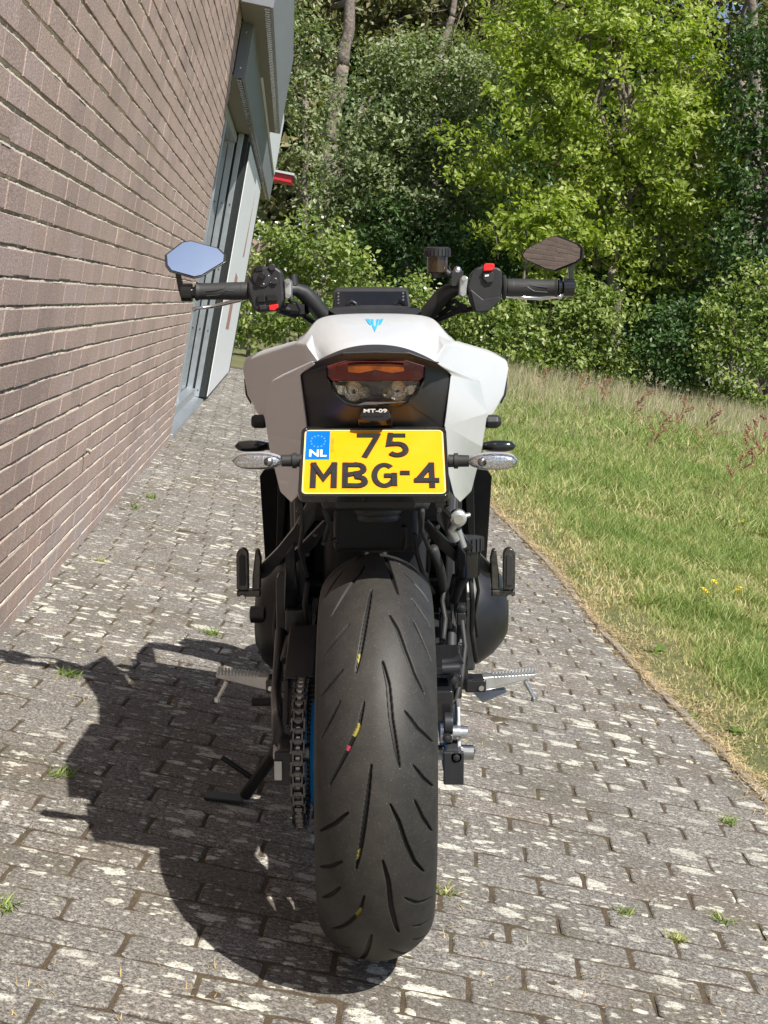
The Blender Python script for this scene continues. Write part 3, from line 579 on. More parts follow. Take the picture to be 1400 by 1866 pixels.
# ================================================================== MOTORCYCLE (built upright in its own frame; the Empty leans it onto its stand)
bike = empty('motorcycle', 'white motorcycle with wide rear tyre and yellow number plate, leaning on its side stand', 'motorcycle', loc=tuple(OFF), rot=(0,-PHI,0))
AX = np.array([0,0,.317])
def mir_(p): return (-p[0], p[1], p[2])
# ---------------- tyre
def tyre_profile(w, r, rb, wb, n):
    """half section from crown to bead: list of (x, radius)"""
    pts = np.array([(0,r),(w*.20,r-.0014),(w*.42,r-.0068),(w*.62,r-.0165),(w*.80,r-.0300),(w*.915,r-.0430),(w*.965,r-.0500),(w*.992,r-.0580),(w*1.0,r-.068),(w*.985,r-.080),(w*.93,r-.092),(wb,rb)])
    d = np.concatenate([[0], np.cumsum(np.hypot(*np.diff(pts, axis=0).T))]); s = np.linspace(0, d[-1], n)
    x = np.interp(s, d, pts[:,0]); y = np.interp(s, d, pts[:,1])
    for _ in range(int(90*(n/150)**2)): x[1:-1] = (x[:-2]+2*x[1:-1]+x[2:])/4; y[1:-1] = (y[:-2]+2*y[1:-1]+y[2:])/4
    return x, y
STR = [  # grooves of one 51.4 degree period: half width (mm), depth (mm), [(x mm, degrees)]
 (3.2,4.5,[(-6.5,65.8),(-11.7,57.6),(-17.2,50.2),(-22,44),(-28,38.3)]),
 (2.8,4.5,[(-16.5,81.5),(-23.5,75.4),(-38.5,69.8),(-52,64.9),(-65,60)]),
 (2.9,4.5,[(19.5,56),(31,51.5),(41,45.3),(53.5,39),(67.5,34)]),
 (3.4,4.5,[(9.3,41),(17,34.8),(21,25.8),(27.5,18.6),(32.5,13.8)]),
 (2.7,3.8,[(-38.5,53.6),(-58,49.7),(-78,46)]), (2.6,3.8,[(-47,39.6),(-63,36.6),(-79,33.6)]), (2.6,3.8,[(-50,31),(-63,26.5),(-77,21.5)]),
 (2.6,3.8,[(40.5,79.4),(58,75.2),(80,71.8)]), (2.6,3.8,[(52,65.5),(65.8,61.9),(80.5,59)]), (2.6,3.8,[(53.5,56.4),(65,51),(79,45.6)]),
]
PER = 360/7
def make_tyre(name, w, r, rb, wb, nth, nc, groove, parent, c):
    hx, hr = tyre_profile(w, r, rb, wb, nc); x = np.concatenate([-hx[::-1], hx[1:]]); rr = np.concatenate([hr[::-1], hr[1:]])
    s = np.concatenate([[0], np.cumsum(np.hypot(np.diff(x), np.diff(rr)))]); s -= s[nc-1]; m = len(x)
    for _ in range(40): rr[60 if m > 200 else 8:-60 if m > 200 else -8] = ((np.roll(rr,1)+2*rr+np.roll(rr,-1))/4)[60 if m > 200 else 8:-60 if m > 200 else -8]
    nx_ = np.gradient(rr, s); nr = -np.gradient(x, s)  # normal in section = (-dr, dx)
    nxn, nrn = -nx_, -nr
    th = np.linspace(0, 360, nth, endpoint=False); dep = np.zeros((nth, m)); paint_and_shade = np.zeros((nth, m)); pink = np.zeros((nth, m))
    if groove:
        S = np.tile(s*1000, (nth, 1)); 
        for hw, dp, pts in STR:
            px_ = np.interp(np.array([p[0] for p in pts])/1000, x[30:-30], s[30:-30])*1000; pt = np.array([p[1] for p in pts])
            for kx in range(7):
                T0 = (th[:,None]-(pt.mean()-kx*PER)+180) % 360-180; sel = np.abs(T0[:,0]) < 30
                A = T0[sel]*math.pi/180*r*1000; best = np.full((sel.sum(), m), 99.); f_ = np.zeros_like(best)
                L_ = len(px_)-1
                for q in range(L_):
                    ax, ay = px_[q], (pt[q]-pt.mean())*math.pi/180*r*1000; bx, by = px_[q+1], (pt[q+1]-pt.mean())*math.pi/180*r*1000
                    uu = ((S[sel]-ax)*(bx-ax)+(A-ay)*(by-ay))/((bx-ax)**2+(by-ay)**2); uc = np.clip(uu, 0, 1)
                    dd = np.hypot(S[sel]-ax-uc*(bx-ax), A-ay-uc*(by-ay)); k_ = dd < best; best[k_] = dd[k_]; f_[k_] = ((q+uc)/L_)[k_]
                wd_ = hw*(np.sin(np.clip(f_*.94+.03, 0, 1)*math.pi)**.45)
                g_ = np.clip((wd_+.3-best)/1.0, 0, 1)*dp; dep[sel] = np.maximum(dep[sel], g_)
                if abs(pts[0][0]+6.5) < .1: paint_and_shade[sel] = np.maximum(paint_and_shade[sel], (g_ > 2.5)*((f_ > .76)&(f_ < .88))*(S[sel] < np.interp(f_, [0,1], [px_[0], px_[-1]])+.3))
                if abs(pts[0][0]+16.5) < .1: paint_and_shade[sel] = np.maximum(paint_and_shade[sel], (g_ > 1.5)*((f_ > .22)&(f_ < .36))*(kx in (1,2))); pink[sel] = np.maximum(pink[sel], (g_ > 1.2)*((f_ > .47)&(f_ < .53))*(kx == 1))
    t_ = np.radians(th)[:,None]; X = np.tile(x, (nth,1)) - nxn*dep/1000; Rr = np.tile(rr, (nth,1)) - nrn*dep/1000
    V = np.stack([X+c[0], -Rr*np.cos(t_)+c[1], Rr*np.sin(t_)+c[2]], -1).reshape(-1,3)
    I = np.arange(nth*m).reshape(nth, m); J = np.roll(I, -1, 0)
    F = np.stack([I[:,:-1].ravel(), I[:,1:].ravel(), J[:,1:].ravel(), J[:,:-1].ravel()], 1)
    me = npmesh(V, F[:, ::-1]); col = np.stack([paint_and_shade.ravel(), pink.ravel(), np.clip(dep.ravel()*1.6, 0, 1), np.ones(nth*m)], 1); colattr(me, 'paint_and_shade', col)  # blue channel: groove shade put into the colour, growing with groove depth
    return lk(name, me, M['tyre'], parent, smooth=True)
t = NT('tyre_rubber'); at = t.n('Attribute'); at.attribute_name = 'paint_and_shade'; sc = t.n('SeparateColor'); t.l(at.outputs['Color'], sc.inputs[0]); se = t.n('SeparateXYZ'); t.l(t.obj(), se.inputs[0])
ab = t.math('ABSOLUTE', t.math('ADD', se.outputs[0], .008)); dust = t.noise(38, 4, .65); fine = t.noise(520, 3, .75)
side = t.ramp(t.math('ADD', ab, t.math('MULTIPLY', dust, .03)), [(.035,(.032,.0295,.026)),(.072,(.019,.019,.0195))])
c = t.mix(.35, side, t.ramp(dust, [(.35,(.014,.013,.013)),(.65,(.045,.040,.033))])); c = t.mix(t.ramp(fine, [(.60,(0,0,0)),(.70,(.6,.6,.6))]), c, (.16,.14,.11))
c = t.mix(sc.outputs[2], c, (.006,.006,.006)); c = t.mix(sc.outputs[0], c, (.30,.26,.05)); c = t.mix(sc.outputs[1], c, (.42,.05,.09))  # groove shade painted near black first, then the yellow and pink marks
t.l(c, t.b.inputs['Base Color']); t.b.inputs['Roughness'].default_value = .54; t.b.inputs['Specular IOR Level'].default_value = .32; t.bump(t.mix(.5, fine, dust), .25, .0012); M['tyre'] = t.m
rw = empty('rear_wheel', parent=bike)
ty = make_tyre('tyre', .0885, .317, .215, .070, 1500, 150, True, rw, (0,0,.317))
def wheel(parent, c, rb, hw, mat_, spokes=5):
    m = MB(); prof = [(-hw,rb+.006),(-hw+.004,rb+.008),(-hw+.010,rb-.006),(-hw*.55,rb-.022),(-hw*.3,rb-.030),(hw*.3,rb-.030),(hw*.55,rb-.022),(hw-.010,rb-.006),(hw-.004,rb+.008),(hw,rb+.006),(hw-.002,rb-.006),(hw*.6,rb-.034),(hw*.2,rb-.042),(-hw*.2,rb-.042),(-hw*.6,rb-.034),(-hw+.002,rb-.006),(-hw,rb+.006)]
    m.lathe(prof, c, 'x', 96, cap=False); m.build('rim', mat_, parent, smooth=True, angle=35)
    s = MB()
    for k in range(spokes):
        for dq in (-.16, .16):
            a0 = 2*math.pi*k/spokes+dq*.4; a1 = 2*math.pi*k/spokes+dq
            s.tube([np.array(c)+[0,math.cos(a0)*.035,math.sin(a0)*.035], np.array(c)+[0,math.cos(a1)*(rb-.03),math.sin(a1)*(rb-.03)]], [.014,.010], 8)
    s.lathe([(-hw*.75,.030),(-hw*.7,.036),(hw*.7,.036),(hw*.75,.030)], c, 'x', 32); s.build('spokes', mat_, parent, smooth=True, angle=40)
wheel(rw, (0,0,.317), .212, .076, M['blue'])
MB().lathe([(-.103,.070),(-.101,.083),(-.0955,.087),(-.0945,.080),(-.07,.06)], (0,0,.317), 'x', 64).build('cush_drive', M['blue'], rw, smooth=True, angle=35)
fwc = (0,1.43,.300); fw = empty('front_wheel', parent=bike); make_tyre('tyre', .060, .300, .215, .048, 200, 40, False, fw, fwc); wheel(fw, fwc, .212, .050, M['blue'])
for sx in (-1, 1): MB().lathe([(.066*sx,.085),(.066*sx,.149),(.071*sx,.149),(.071*sx,.085)], fwc, 'x', 64, cap=False).build('brake_disc', M['steel'], fw)
MB().lathe([(.082,.060),(.082,.122),(.087,.122),(.087,.060)], (0,0,.317), 'x', 64, cap=False).build('brake_disc', M['steel'], rw)
# ---------------- sprocket and chain
spk_ = MB(); ns = 45; vs_ = []
for k in range(ns*4):
    a_ = 2*math.pi*k/(ns*4); r_ = .1135+(.0035 if k % 4 in (1,2) else -.003); vs_.append((-.1215, math.cos(a_)*r_, .317+math.sin(a_)*r_))
spk_.prism(vs_, (.006,0,0)); spk_.build('sprocket', M['steel'], rw, angle=30)
ch = MB(); pit = .015875; cen = -.1185
path = []; p1c, p1r = np.array([0,.317]), .1135; p2c, p2r = np.array([.60,.405]), .042
dv = p2c-p1c; D_ = np.linalg.norm(dv); al = math.atan2(dv[1], dv[0]); be = math.asin((p1r-p2r)/D_)
tt_ = al+math.pi/2-be; tb_ = al-math.pi/2+be
tp1, tp2 = p1c+p1r*np.array([math.cos(tt_),math.sin(tt_)]), p2c+p2r*np.array([math.cos(tt_),math.sin(tt_)])
bp1, bp2 = p1c+p1r*np.array([math.cos(tb_),math.sin(tb_)]), p2c+p2r*np.array([math.cos(tb_),math.sin(tb_)])
for s_ in np.linspace(0, 1, 60, endpoint=False): path.append(tp2+(tp1-tp2)*s_)
for a_ in np.linspace(tt_, tb_+2*math.pi, 80, endpoint=False): path.append(p1c+p1r*np.array([math.cos(a_),math.sin(a_)]))
for s_ in np.linspace(0, 1, 60, endpoint=False): path.append(bp1+(bp2-bp1)*s_-np.array([0,.018])*math.sin(s_*math.pi))
for a_ in np.linspace(tb_, tt_, 30, endpoint=False): path.append(p2c+p2r*np.array([math.cos(a_),math.sin(a_)]))
path = np.array(path); dcum = np.concatenate([[0], np.cumsum(np.linalg.norm(np.diff(np.vstack([path, path[:1]]), axis=0), axis=1))]); nl = int(dcum[-1]/pit); nl -= nl % 2
pp = np.vstack([path, path[:1]]); P2 = np.stack([np.interp(np.arange(nl)*dcum[-1]/nl, dcum, pp[:,q]) for q in (0,1)], 1)
for k in range(nl):
    a_, b_ = P2[k], P2[(k+1) % nl]; m_ = (a_+b_)/2; an = math.atan2(b_[1]-a_[1], b_[0]-a_[0]); rot = rx(an); w_ = .0095 if k % 2 else .0068
    for sx in (-1, 1): ch.box((cen+sx*w_, m_[0], m_[1]), (.0022, pit*.98+.006, .0125), rot)
    ch.lathe([(-.0058,.0051),(.0058,.0051)], (cen, a_[0], a_[1]), 'x', 10); ch.lathe([(-.0118,.0025),(.0118,.0025)], (cen, a_[0], a_[1]), 'x', 8)
ch.build('chain', mat('chain_steel', (.16,.15,.14), .33, metal=1, var=.4, vs=300), bike)
# ---------------- swingarm
for sx in (-1, 1):
    s = MB(); x0 = .118 if sx > 0 else -.141
    s.prism([(x0-.012*1, -.075,.292),(x0-.012,-.075,.345),(x0-.012,.02,.352),(x0-.012,.20,.395),(x0-.012,.50,.445),(x0-.012,.62,.40),(x0-.012,.50,.345),(x0-.012,.20,.305),(x0-.012,.02,.285)], (.026,0,0))
    s.build('swingarm', M['frame'], bike, bevel=.006)
    ab_ = MB().box((x0+.001,-.080,.318),(.031,.012,.052)); q = ab_.build('chain_adjuster', M['dark'], bike, bevel=.002)
    if sx < 0: MB().box((x0-.0085,-.088,.3165),(.012,.004,.030)).build('adjuster_plate', M['alu'], q, bevel=.0008)
MB().box((.0,.52,.41),(.26,.09,.07)).build('swingarm', M['frame'], bike, bevel=.01)
an = MB().lathe([(.130,.0155),(.1335,.0165),(.134,.0125),(.1385,.012),(.139,.0085),(.143,.008)], (0,-.0,.317), 'x', 6).build('axle_nut', M['silver'], bike)
MB().lathe([(-.163,.012),(-.157,.014),(.155,.012)], (0,0,.317), 'x', 20).build('axle', M['steel'], bike)
# extra lower curved arm of the left side, chain guard
MB().prism([(-.147,-.02,.355),(-.147,.02,.43),(-.147,.20,.475),(-.147,.30,.46),(-.147,.20,.44),(-.147,.05,.40),(-.147,0,.35)], (.008,0,0)).prism([(-.147,.02,.43),(-.147,.20,.475),(-.100,.20,.478),(-.100,.02,.433)], (0,0,.004)).build('chain_guard', M['black'], bike, bevel=.002)
s = MB().tube([B(512,1150,.30),B(507,1215,.26),B(503,1262,.22),B(506,1310,.10),B(512,1345,-.02)], [.010,.009,.009,.011,.012], 10, flat=1.6).build('frame_brace', M['frame'], bike, smooth=True)
# rear caliper, bracket, torque parts on the right
s = MB().box((.112,.055,.435),(.05,.10,.045), rx(.3)).box((.105,-.01,.405),(.030,.07,.05)).lathe([(.085,.014),(.13,.014)], (0,.03,.438), 'x', 18).lathe([(.085,.014),(.13,.014)], (0,.085,.452), 'x', 18).build('brake_caliper', M['gloss'], bike, bevel=.004)
s = MB().tube([B(806,1208,-.02),B(828,1206,-.02),B(842,1200,-.02)], [.007,.007,.009], 12).tube([B(806,1219,-.03),B(838,1217,-.03)], [.009,.008], 12).build('caliper_pins', M['dark'], bike, smooth=True, angle=40)
s = MB().lathe([(.100,.016),(.118,.016),(.119,.0125),(.131,.0125),(.132,.010),(.142,.010),(.143,.006)], (0,-.045,.363), 'x', 20).build('reflector_bolt', M['silver'], bike, smooth=True, angle=30)
s = MB().lathe([(.104,.017),(.118,.017)], (0,-.07,.385), 'x', 22).build('speed_sensor', M['dark'], bike, bevel=.002)
s = MB().prism([(.126,.02,.41),(.126,.05,.30),(.126,-.03,.285),(.126,-.06,.33),(.126,-.03,.40)], (.006,0,0)).build('caliper_bracket', M['alu'], bike, bevel=.002)
# ---------------- engine and inner structure
e = MB(); e.box((0,.80,.37),(.34,.42,.26)); e.box((0,.78,.52),(.30,.34,.20)); e.box((0,.86,.67),(.36,.30,.22), rx(.35)); e.box((0,.52,.52),(.20,.22,.34)); e.build('engine', M['cover'], bike, bevel=.03, seg=3)
cl = MB().lathe([(.150,.125),(.185,.122),(.215,.112),(.243,.092),(.262,.070),(.272,.052),(.2735,.02)], (0,.72,.400), 'x', 64).build('clutch_cover', M['cover'], bike, smooth=True, angle=30)
gcv = MB().lathe([(-.150,.118),(-.190,.115),(-.215,.104),(-.228,.092),(-.234,.086),(-.244,.060),(-.247,.055),(-.248,.02)], (0,.70,.385), 'x', 64).build('generator_cover', M['cover'], bike, smooth=True, angle=25)
MB().lathe([(-.225,.018),(-.252,.017),(-.254,.01)], (0,.62,.41), 'x', 20).build('oil_plug', M['dark'], gcv, smooth=True, angle=30)
fr = MB()
for sx in (-1, 1):
    fr.prism([(sx*.125,.42,.36),(sx*.125,.60,.34),(sx*.140,.62,.60),(sx*.15,1.05,.84),(sx*.13,1.15,.93),(sx*.13,1.02,.95),(sx*.145,.60,.78),(sx*.13,.44,.60)], (.022*sx,0,0))
fr.build('main_frame', M['frame'], bike, bevel=.008)
s = MB().box((0,.24,.80),(.21,.46,.13)).box((0,.12,.735),(.17,.26,.06)).box((0,.50,.74),(.24,.34,.20)).box((0,.34,.66),(.15,.10,.14)).build('undertray_and_blocker', M['black'], bike, bevel=.012)  # the wide box further forward is added to block light through the bike
s = MB()
for k in range(9): s.lathe([(-.004,.030+.0),(-.003,.041),(.003,.041),(.004,.030)], (0,.34+.012*k,.60+.013*k), 'z', 32)
s.tube([(0,.34,.50),(0,.46,.76)], .022, 16); s.build('shock_absorber', M['steel'], bike, smooth=True, angle=40)
# hugger like boot seen over the tyre: ribbed intake boot
s = MB()
for k, (zz, r_) in enumerate(((.655,.042),(.667,.046),(.679,.042),(.691,.046),(.703,.042),(.715,.046))): s.lathe([(zz-.006,r_-.003),(zz,r_),(zz+.006,r_-.003)], (.003,.30,0), 'z', 40)
s.build('ribbed_boot', mat('ribbed_rubber', (.07,.075,.075), .4), bike, smooth=True, angle=60)
s = MB()   # bolts, brackets, cables in the dark well
for px, py, Y in ((545,930,.12),(548,952,.14),(800,930,.14),(815,925,.16),(575,975,.2),(590,990,.22),(560,1010,.25),(610,985,.25),(780,985,.2),(797,960,.18)):
    c_ = B(px, py, Y); s.lathe([(-.008,.0045),(0,.005),(.004,.003)], c_, 'y', 8, -1)
s.build('bracket_bolt', M['dark'], bike, split=True)
s = MB().tube([B(757,975,.20),B(760,1010,.24),B(772,1050,.2),B(790,1080,.25)], .004, 8).tube([B(735,1000,.28),B(737,960,.28)], .005, 8).tube([B(790,1000,.2),B(803,1040,.22),B(812,1090,.3),B(824,1140,.3),B(822,1210,.12)], .0085, 10).tube([B(830,1050,.28),B(822,1085,.30),B(820,1120,.30),B(826,1190,.25)], .0065, 10).tube([B(858,1050,.30),B(861,1100,.32),B(860,1150,.36),B(868,1205,.40)], .0045, 10).tube([B(842,1130,.1),B(848,1180,.1),B(842,1230,.02),B(832,1275,.0),B(812,1290,.0),B(815,1325,-.02)], .004, 10).build('brake_hose', M['rub'], bike, smooth=True)
s = MB().box(B(812,1135,.28),(.022,.04,.05)).box(B(840,1125,.25),(.016,.03,.022)).box(B(815,1175,.28),(.028,.05,.04)).lathe([(0,.008),(.02,.008)], B(840,1118,.25), 'z', 16).build('brake_master', M['gloss'], bike, bevel=.003)
s = MB().tube([B(572,1150,.3),B(530,1168,.28),B(522,1205,.24)],[.012,.014,.012],10).box(B(545,1135,.33),(.045,.06,.06)).box(B(535,1180,.26),(.018,.05,.05)).box(B(520,1110,.40),(.03,.06,.13)).box(B(855,1150,.46),(.02,.06,.14)).build('link_plate', M['frame'], bike, bevel=.004, split=True)
# ---------------- peg hangers, passenger pegs
M['pegm'] = mat('smoked_alloy', (.10,.095,.088), .24, metal=.8, var=.3, vs=90)
# more of what fills the dark space: wiring, hose clips, fasteners, clutch arm
for i, (pts_, r_) in enumerate((([(548,915,.10),(552,960,.14),(546,1000,.2),(560,1050,.25)],.0035),([(590,925,.12),(600,955,.14),(592,985,.18)],.004),([(770,930,.1),(768,965,.14),(782,1000,.2),(780,1040,.24)],.004),([(812,1062,.26),(806,1095,.26),(812,1130,.24),(808,1165,.2)],.0045),([(866,1040,.3),(872,1075,.34),(866,1120,.38),(870,1160,.4)],.0032),([(505,1100,.42),(500,1140,.4),(503,1180,.38)],.004),([(560,1060,.25),(556,1100,.28),(562,1140,.28)],.005))):
    MB().tube([B(*p) for p in pts_], r_, 8).build('cable', M['rub'], bike, smooth=True)
for px, py, Y, r_ in ((523,1118,.36,.006),(508,1205,.27,.005),(533,1180,.22,.005),(527,1330,-.07,.005),(556,1145,.29,.006),(826,1238,.0,.006),(842,1108,.24,.0055),(815,1345,-.085,.005),(832,1380,-.085,.0055)):
    MB().lathe([(0,r_),(.004,r_),(.005,r_*.6)], B(px, py, Y), 'y', 6, -1).lathe([(-.001,r_*1.5),(.001,r_*1.5)], B(px, py, Y), 'y', 16, -1).build('frame_bolt', M['dark'], bike, smooth=True, angle=30)
for sx in (-1, 1):
    g_ = MB(); P_ = lambda dx, py, Y: (lambda b_: np.array([sx*(b_[0]), b_[1], b_[2]]))(B(685+dx, py, Y))
    g_.prism([P_(104,905,.20), P_(124,912,.20), P_(150,962,.25), P_(180,1000,.29), P_(216,1036,.31), P_(214,1058,.31), P_(196,1050,.31), P_(168,1018,.29), P_(136,985,.25), P_(112,950,.20)], (0,.035,0))
    g_.prism([P_(80,950,.24), P_(96,950,.24), P_(130,985,.27), P_(165,1020,.30), P_(170,1040,.30), P_(150,1030,.30), P_(110,995,.27)], (0,.03,0))
    g_.prism([P_(150,990,.25), P_(165,1010,.26), P_(168,1120,.36), P_(150,1180,.40), P_(140,1100,.36)], (0,.02,0))
    h_ = g_.build('peg_hanger', M['frame'], bike, bevel=.003, smooth=True, angle=35)
    pg = MB()   # folded-up passenger peg: rounded bar with a loop in front of it
    x_, z0_, z1_ = (P_(232,0,.30)[0]), B(0,1076,.30)[2], B(0,1004,.30)[2]
    def caps(xc, w_, za, zb, y_, d_, ti_=0):
        pts = []; n = 8
        for k in range(n+1): a_ = math.pi*k/n; pts.append((xc+ti_+w_*math.cos(a_), y_, zb-w_*1.3+w_*1.3*math.sin(a_)))
        pts += [(xc-w_, y_, za), (xc+w_, y_, za)]; return pts
    pk = MB().prism(caps(sx*.2335,.0105,z0_+.008,z1_,.26,0), (0,.022,0)).build('passenger_peg', M['pegm'], h_, bevel=.004, seg=3)
    MB().prism(caps(sx*.2335,.0055,z0_+.016,z1_-.010,.257,0), (0,.006,0)).build('peg_rubber', M['rub'], pk, bevel=.002)
    MB().prism([(sx*.218,.27,z0_+.004),(sx*.203,.27,z0_+.006),(sx*.201,.27,z1_-.020),(sx*.205,.27,z1_-.004),(sx*.211,.27,z1_-.003),(sx*.217,.27,z0_+.03)], (0,.022,0)).box((sx*.224,.28,z0_),(.042,.026,.012)).build('peg_bracket', M['pegm'], h_, bevel=.003)
    MB().lathe([(0,.006),(.008,.005)], (sx*.234,.266,z0_-.006), 'y', 10, -1).build('peg_bolt', M['silver'], h_)
    # rider peg
    a0 = P_(195,1244,.40); a1 = P_(292,1232,.42); 
    rp = MB().prism([a0+[0,0,.010], a1+[0,0,.004], a1+[0,0,-.003], a0+[0,0,-.016]], (0,.035,0)).build('rider_peg', M['alu'], bike, bevel=.002)
    tt2 = MB()
    for k in range(13): c_ = a0+(a1-a0)*(.22+.78*k/12.5); tt2.box(c_+[0,.003,.0075], (.0035,.006,.007)); tt2.box(c_+[0,.03,.0075], (.0035,.006,.007))
    tt2.build('peg_teeth', M['alu'], rp)
    MB().tube([P_(272,1241,.42), P_(289,1273,.42)], [.0045,.0035], 10).lathe([(-.004,.006),(.003,.006)], P_(289,1274,.42), 'z', 12).build('feeler_bolt', M['silver'], rp, smooth=True, angle=40)
    MB().box((a0+[-sx*.014,.012,-.004]), (.040,.05,.026)).box(a0+[-sx*.038,.02,.03],(.022,.04,.09)).build('peg_mount', M['gloss'], bike, bevel=.005)
    MB().lathe([(0,.006),(.006,.005)], a0+[-sx*.004,-.014,-.006], 'y', 10, -1).build('pivot_bolt', M['silver'], rp)
MB().prism([B(862,1262,.44),B(880,1282,.44),B(925,1262,.46),B(921,1256,.46),B(885,1262,.46)], (0,.02,0)).build('brake_pedal', M['alu'], bike, bevel=.002)
MB().tube([B(520,1279,.50),B(459,1279,.50)], .0085, 12).build('shift_lever', M['rub'], bike, bevel=.002)
# side stand: reaches the ground
ft = w2b(G(415,1460)); kn = B(500,1375,.50); ft = np.array(ft)
d_ = np.array([.0,0,.006]); s = MB().tube([B(530,1290,.52), kn, ft+[.035,0,.012]], [.014,.013,.012], 10).prism([ft+[-.045,-.022,.010],ft+[-.045,.022,.010],ft+[.030,.022,.001],ft+[.034,-.022,.001]], (0,0,.006)).tube([ft+[.055,0,.045], B(404,1380,ft[1])], [.006,.0055], 10).build('side_stand', M['black'], bike, bevel=.002, smooth=True, angle=40)
# ---------------- brake reservoir low right, adjuster
rc = B(852,1015,.30); s = MB().lathe([(-.034,.020),(-.030,.022),(.012,.023)], rc, 'z', 32).build('brake_reservoir', M['gloss'], bike, smooth=True, angle=35)
cp = MB()
for k in range(20): a_ = 2*math.pi*k/20; cp.box(rc+[.0265*math.cos(a_),.0265*math.sin(a_),.024],(.005,.005,.022), rz(a_))
cp.lathe([(.012,.026),(.034,.026),(.036,.022)], rc, 'z', 40).build('reservoir_cap', M['black'], s, smooth=True, angle=35)
MB().tube([rc+[0,0,-.034], rc+[-.012,.01,-.055], rc+[-.022,.02,-.085]], .007, 10).build('reservoir_hose', M['rub'], s, smooth=True)
ac = B(835,944,.24); s = MB().lathe([(0,.009),(.002,.0135),(.010,.0145),(.02,.0145)], ac-[0,.01,0], 'y', 28).tube([ac+[0,0,0],ac+[.020,0,.006]],[.010,.006],12,flat=.6).tube([ac+[0,0,0],ac+[-.012,0,-.020],ac+[-.004,.01,-.035]],[.009,.007,.011],12).tube([ac+[0,.005,-.02],ac+[.01,.01,-.05]],[.006,.006],10).build('adjuster_clamp', M['alu'], bike, smooth=True, angle=40)
MB().lathe([(0,.008),(.004,.008)], ac-[0,.016,0], 'y', 20).build('adjuster_screw', M['silver'], s)
# ---------------- tail
M['tailblk'] = mat('tail_black_plastic', (.022,.022,.023), .55, bs=900, bstr=.1)
def half_faces(name, pts, faces, mat_, parent, **k):
    out = []
    for sx in (-1, 1):
        vs = [np.array([sx*p[0], p[1], p[2]]) for p in pts]; fs = faces if sx > 0 else [f[::-1] for f in faces]
        m = MB(); m.add(vs, fs); out.append(m.build(name, mat_, parent, fix=False, **k))
    return out
def sym_mesh(name, pts, faces, mat_, parent, **k):
    m = MB()
    for sx in (-1, 1): m.add([np.array([sx*(0 if abs(p[0]) < 1e-3 else p[0]), p[1], p[2]]) for p in pts], faces if sx > 0 else [f[::-1] for f in faces])
    o = m.build(name, mat_, parent, fix=False, **k); bm = bmesh.new(); bm.from_mesh(o.data); bmesh.ops.remove_doubles(bm, verts=bm.verts, dist=1e-5); bm.to_mesh(o.data); bm.free(); return o
def H(dx, py, Y): return B(685.0+dx, py, Y)
tc = [H(111,662,-.010), H(136,680,.075), H(131,722,.065), H(124,776,.07), H(128,850,.10), H(141,903,.14),      # inner edge 0-5
      H(115,660,.005), H(187,695,.22), H(201,753,.23), H(192,812,.26), H(172,895,.25), H(152,914,.22)]       # outer crease 6-11
def fw_(p, y, sx=.82, dz=0): return np.array([p[0]*sx, y, p[2]+dz])
tc += [fw_(tc[6],.30,.9,-.02), fw_(tc[7],.38,1.0,.0), fw_(tc[8],.42,1.02,0), fw_(tc[9],.42,1.0,0), fw_(tc[10],.40,.95,0), fw_(tc[11],.36,.9,0)]
F_ = [(0,1,7,6),(1,2,8,7),(2,3,8),(3,9,8),(3,4,10,9),(4,5,11,10)]+[(6+i,7+i,13+i,12+i) for i in range(5)]
half_faces('tail_cowl', tc, [f[::-1] for f in F_], M['white'], bike, solid=.0025, bevel=.005, seg=3)
# black rear panel round the lamp
tp = [H(0,642,-.012), H(57,644,-.012), H(111,663,-.006), H(137,681,.078), H(131,722,.068), H(123,778,.075), H(95,835,.10), H(0,835,.10),     # outer 0-7
      H(0,655,.0), H(58,657,.0), H(91,667,.016), H(90,690,.012), H(77,717,.010), H(60,734,.018), H(42,742,.024), H(0,742,.024),     # inner 8-15
      H(0,645,-.010), H(56,646,-.010), H(92,657,.0)]                                                                                   # top brow 16-18
F_ = [(0,1,17,16),(16,17,9,8),(1,2,18,17),(17,18,10,9),(2,3,10,18),(3,4,11,10),(4,12,11),(4,5,13,12),(5,6,14,13),(6,7,15,14)]
sym_mesh('tail_panel', tp, [f[::-1] for f in F_], M['tailblk'], bike, solid=.003, bevel=.0025)
# lamp
lp = [H(-58,658,.004),H(58,658,.004),H(89,668,.020),H(88,686,.016),H(80,694,.012),H(-80,694,.012),H(-88,686,.016),H(-89,668,.020)]
def lamp_part(nm, pts, m_, d, par): 
    s_ = MB().prism([p+[0,0,0] for p in pts], (0,d,0)); return s_.build(nm, m_, par, bevel=.0015)
tl = empty('tail_lamp', parent=bike); tl.location = (0,0,0)
lamp_part('red_lens', lp, M['redlens'], .012, tl)
lp2 = [H(-80,695,.012),H(80,695,.012),H(77,715,.012),H(59,732,.016),H(42,740,.020),H(-42,740,.020),H(-59,732,.016),H(-77,715,.012)]
t = NT('smoked_lens'); t.b.inputs['Base Color'].default_value = (.95,.93,.92,1); t.b.inputs['Roughness'].default_value = .05; t.b.inputs['Transmission Weight'].default_value = 1; t.b.inputs['IOR'].default_value = 1.35
MB().add(lp2, [tuple(range(8))]).build('clear_lens', t.m, tl, fix=False, solid=.002)
MB().prism([p*[.99,1,1]+[0,.035,0] for p in lp2], (0,.004,0)).build('lamp_back', M['gloss'], tl)
s = MB(); 
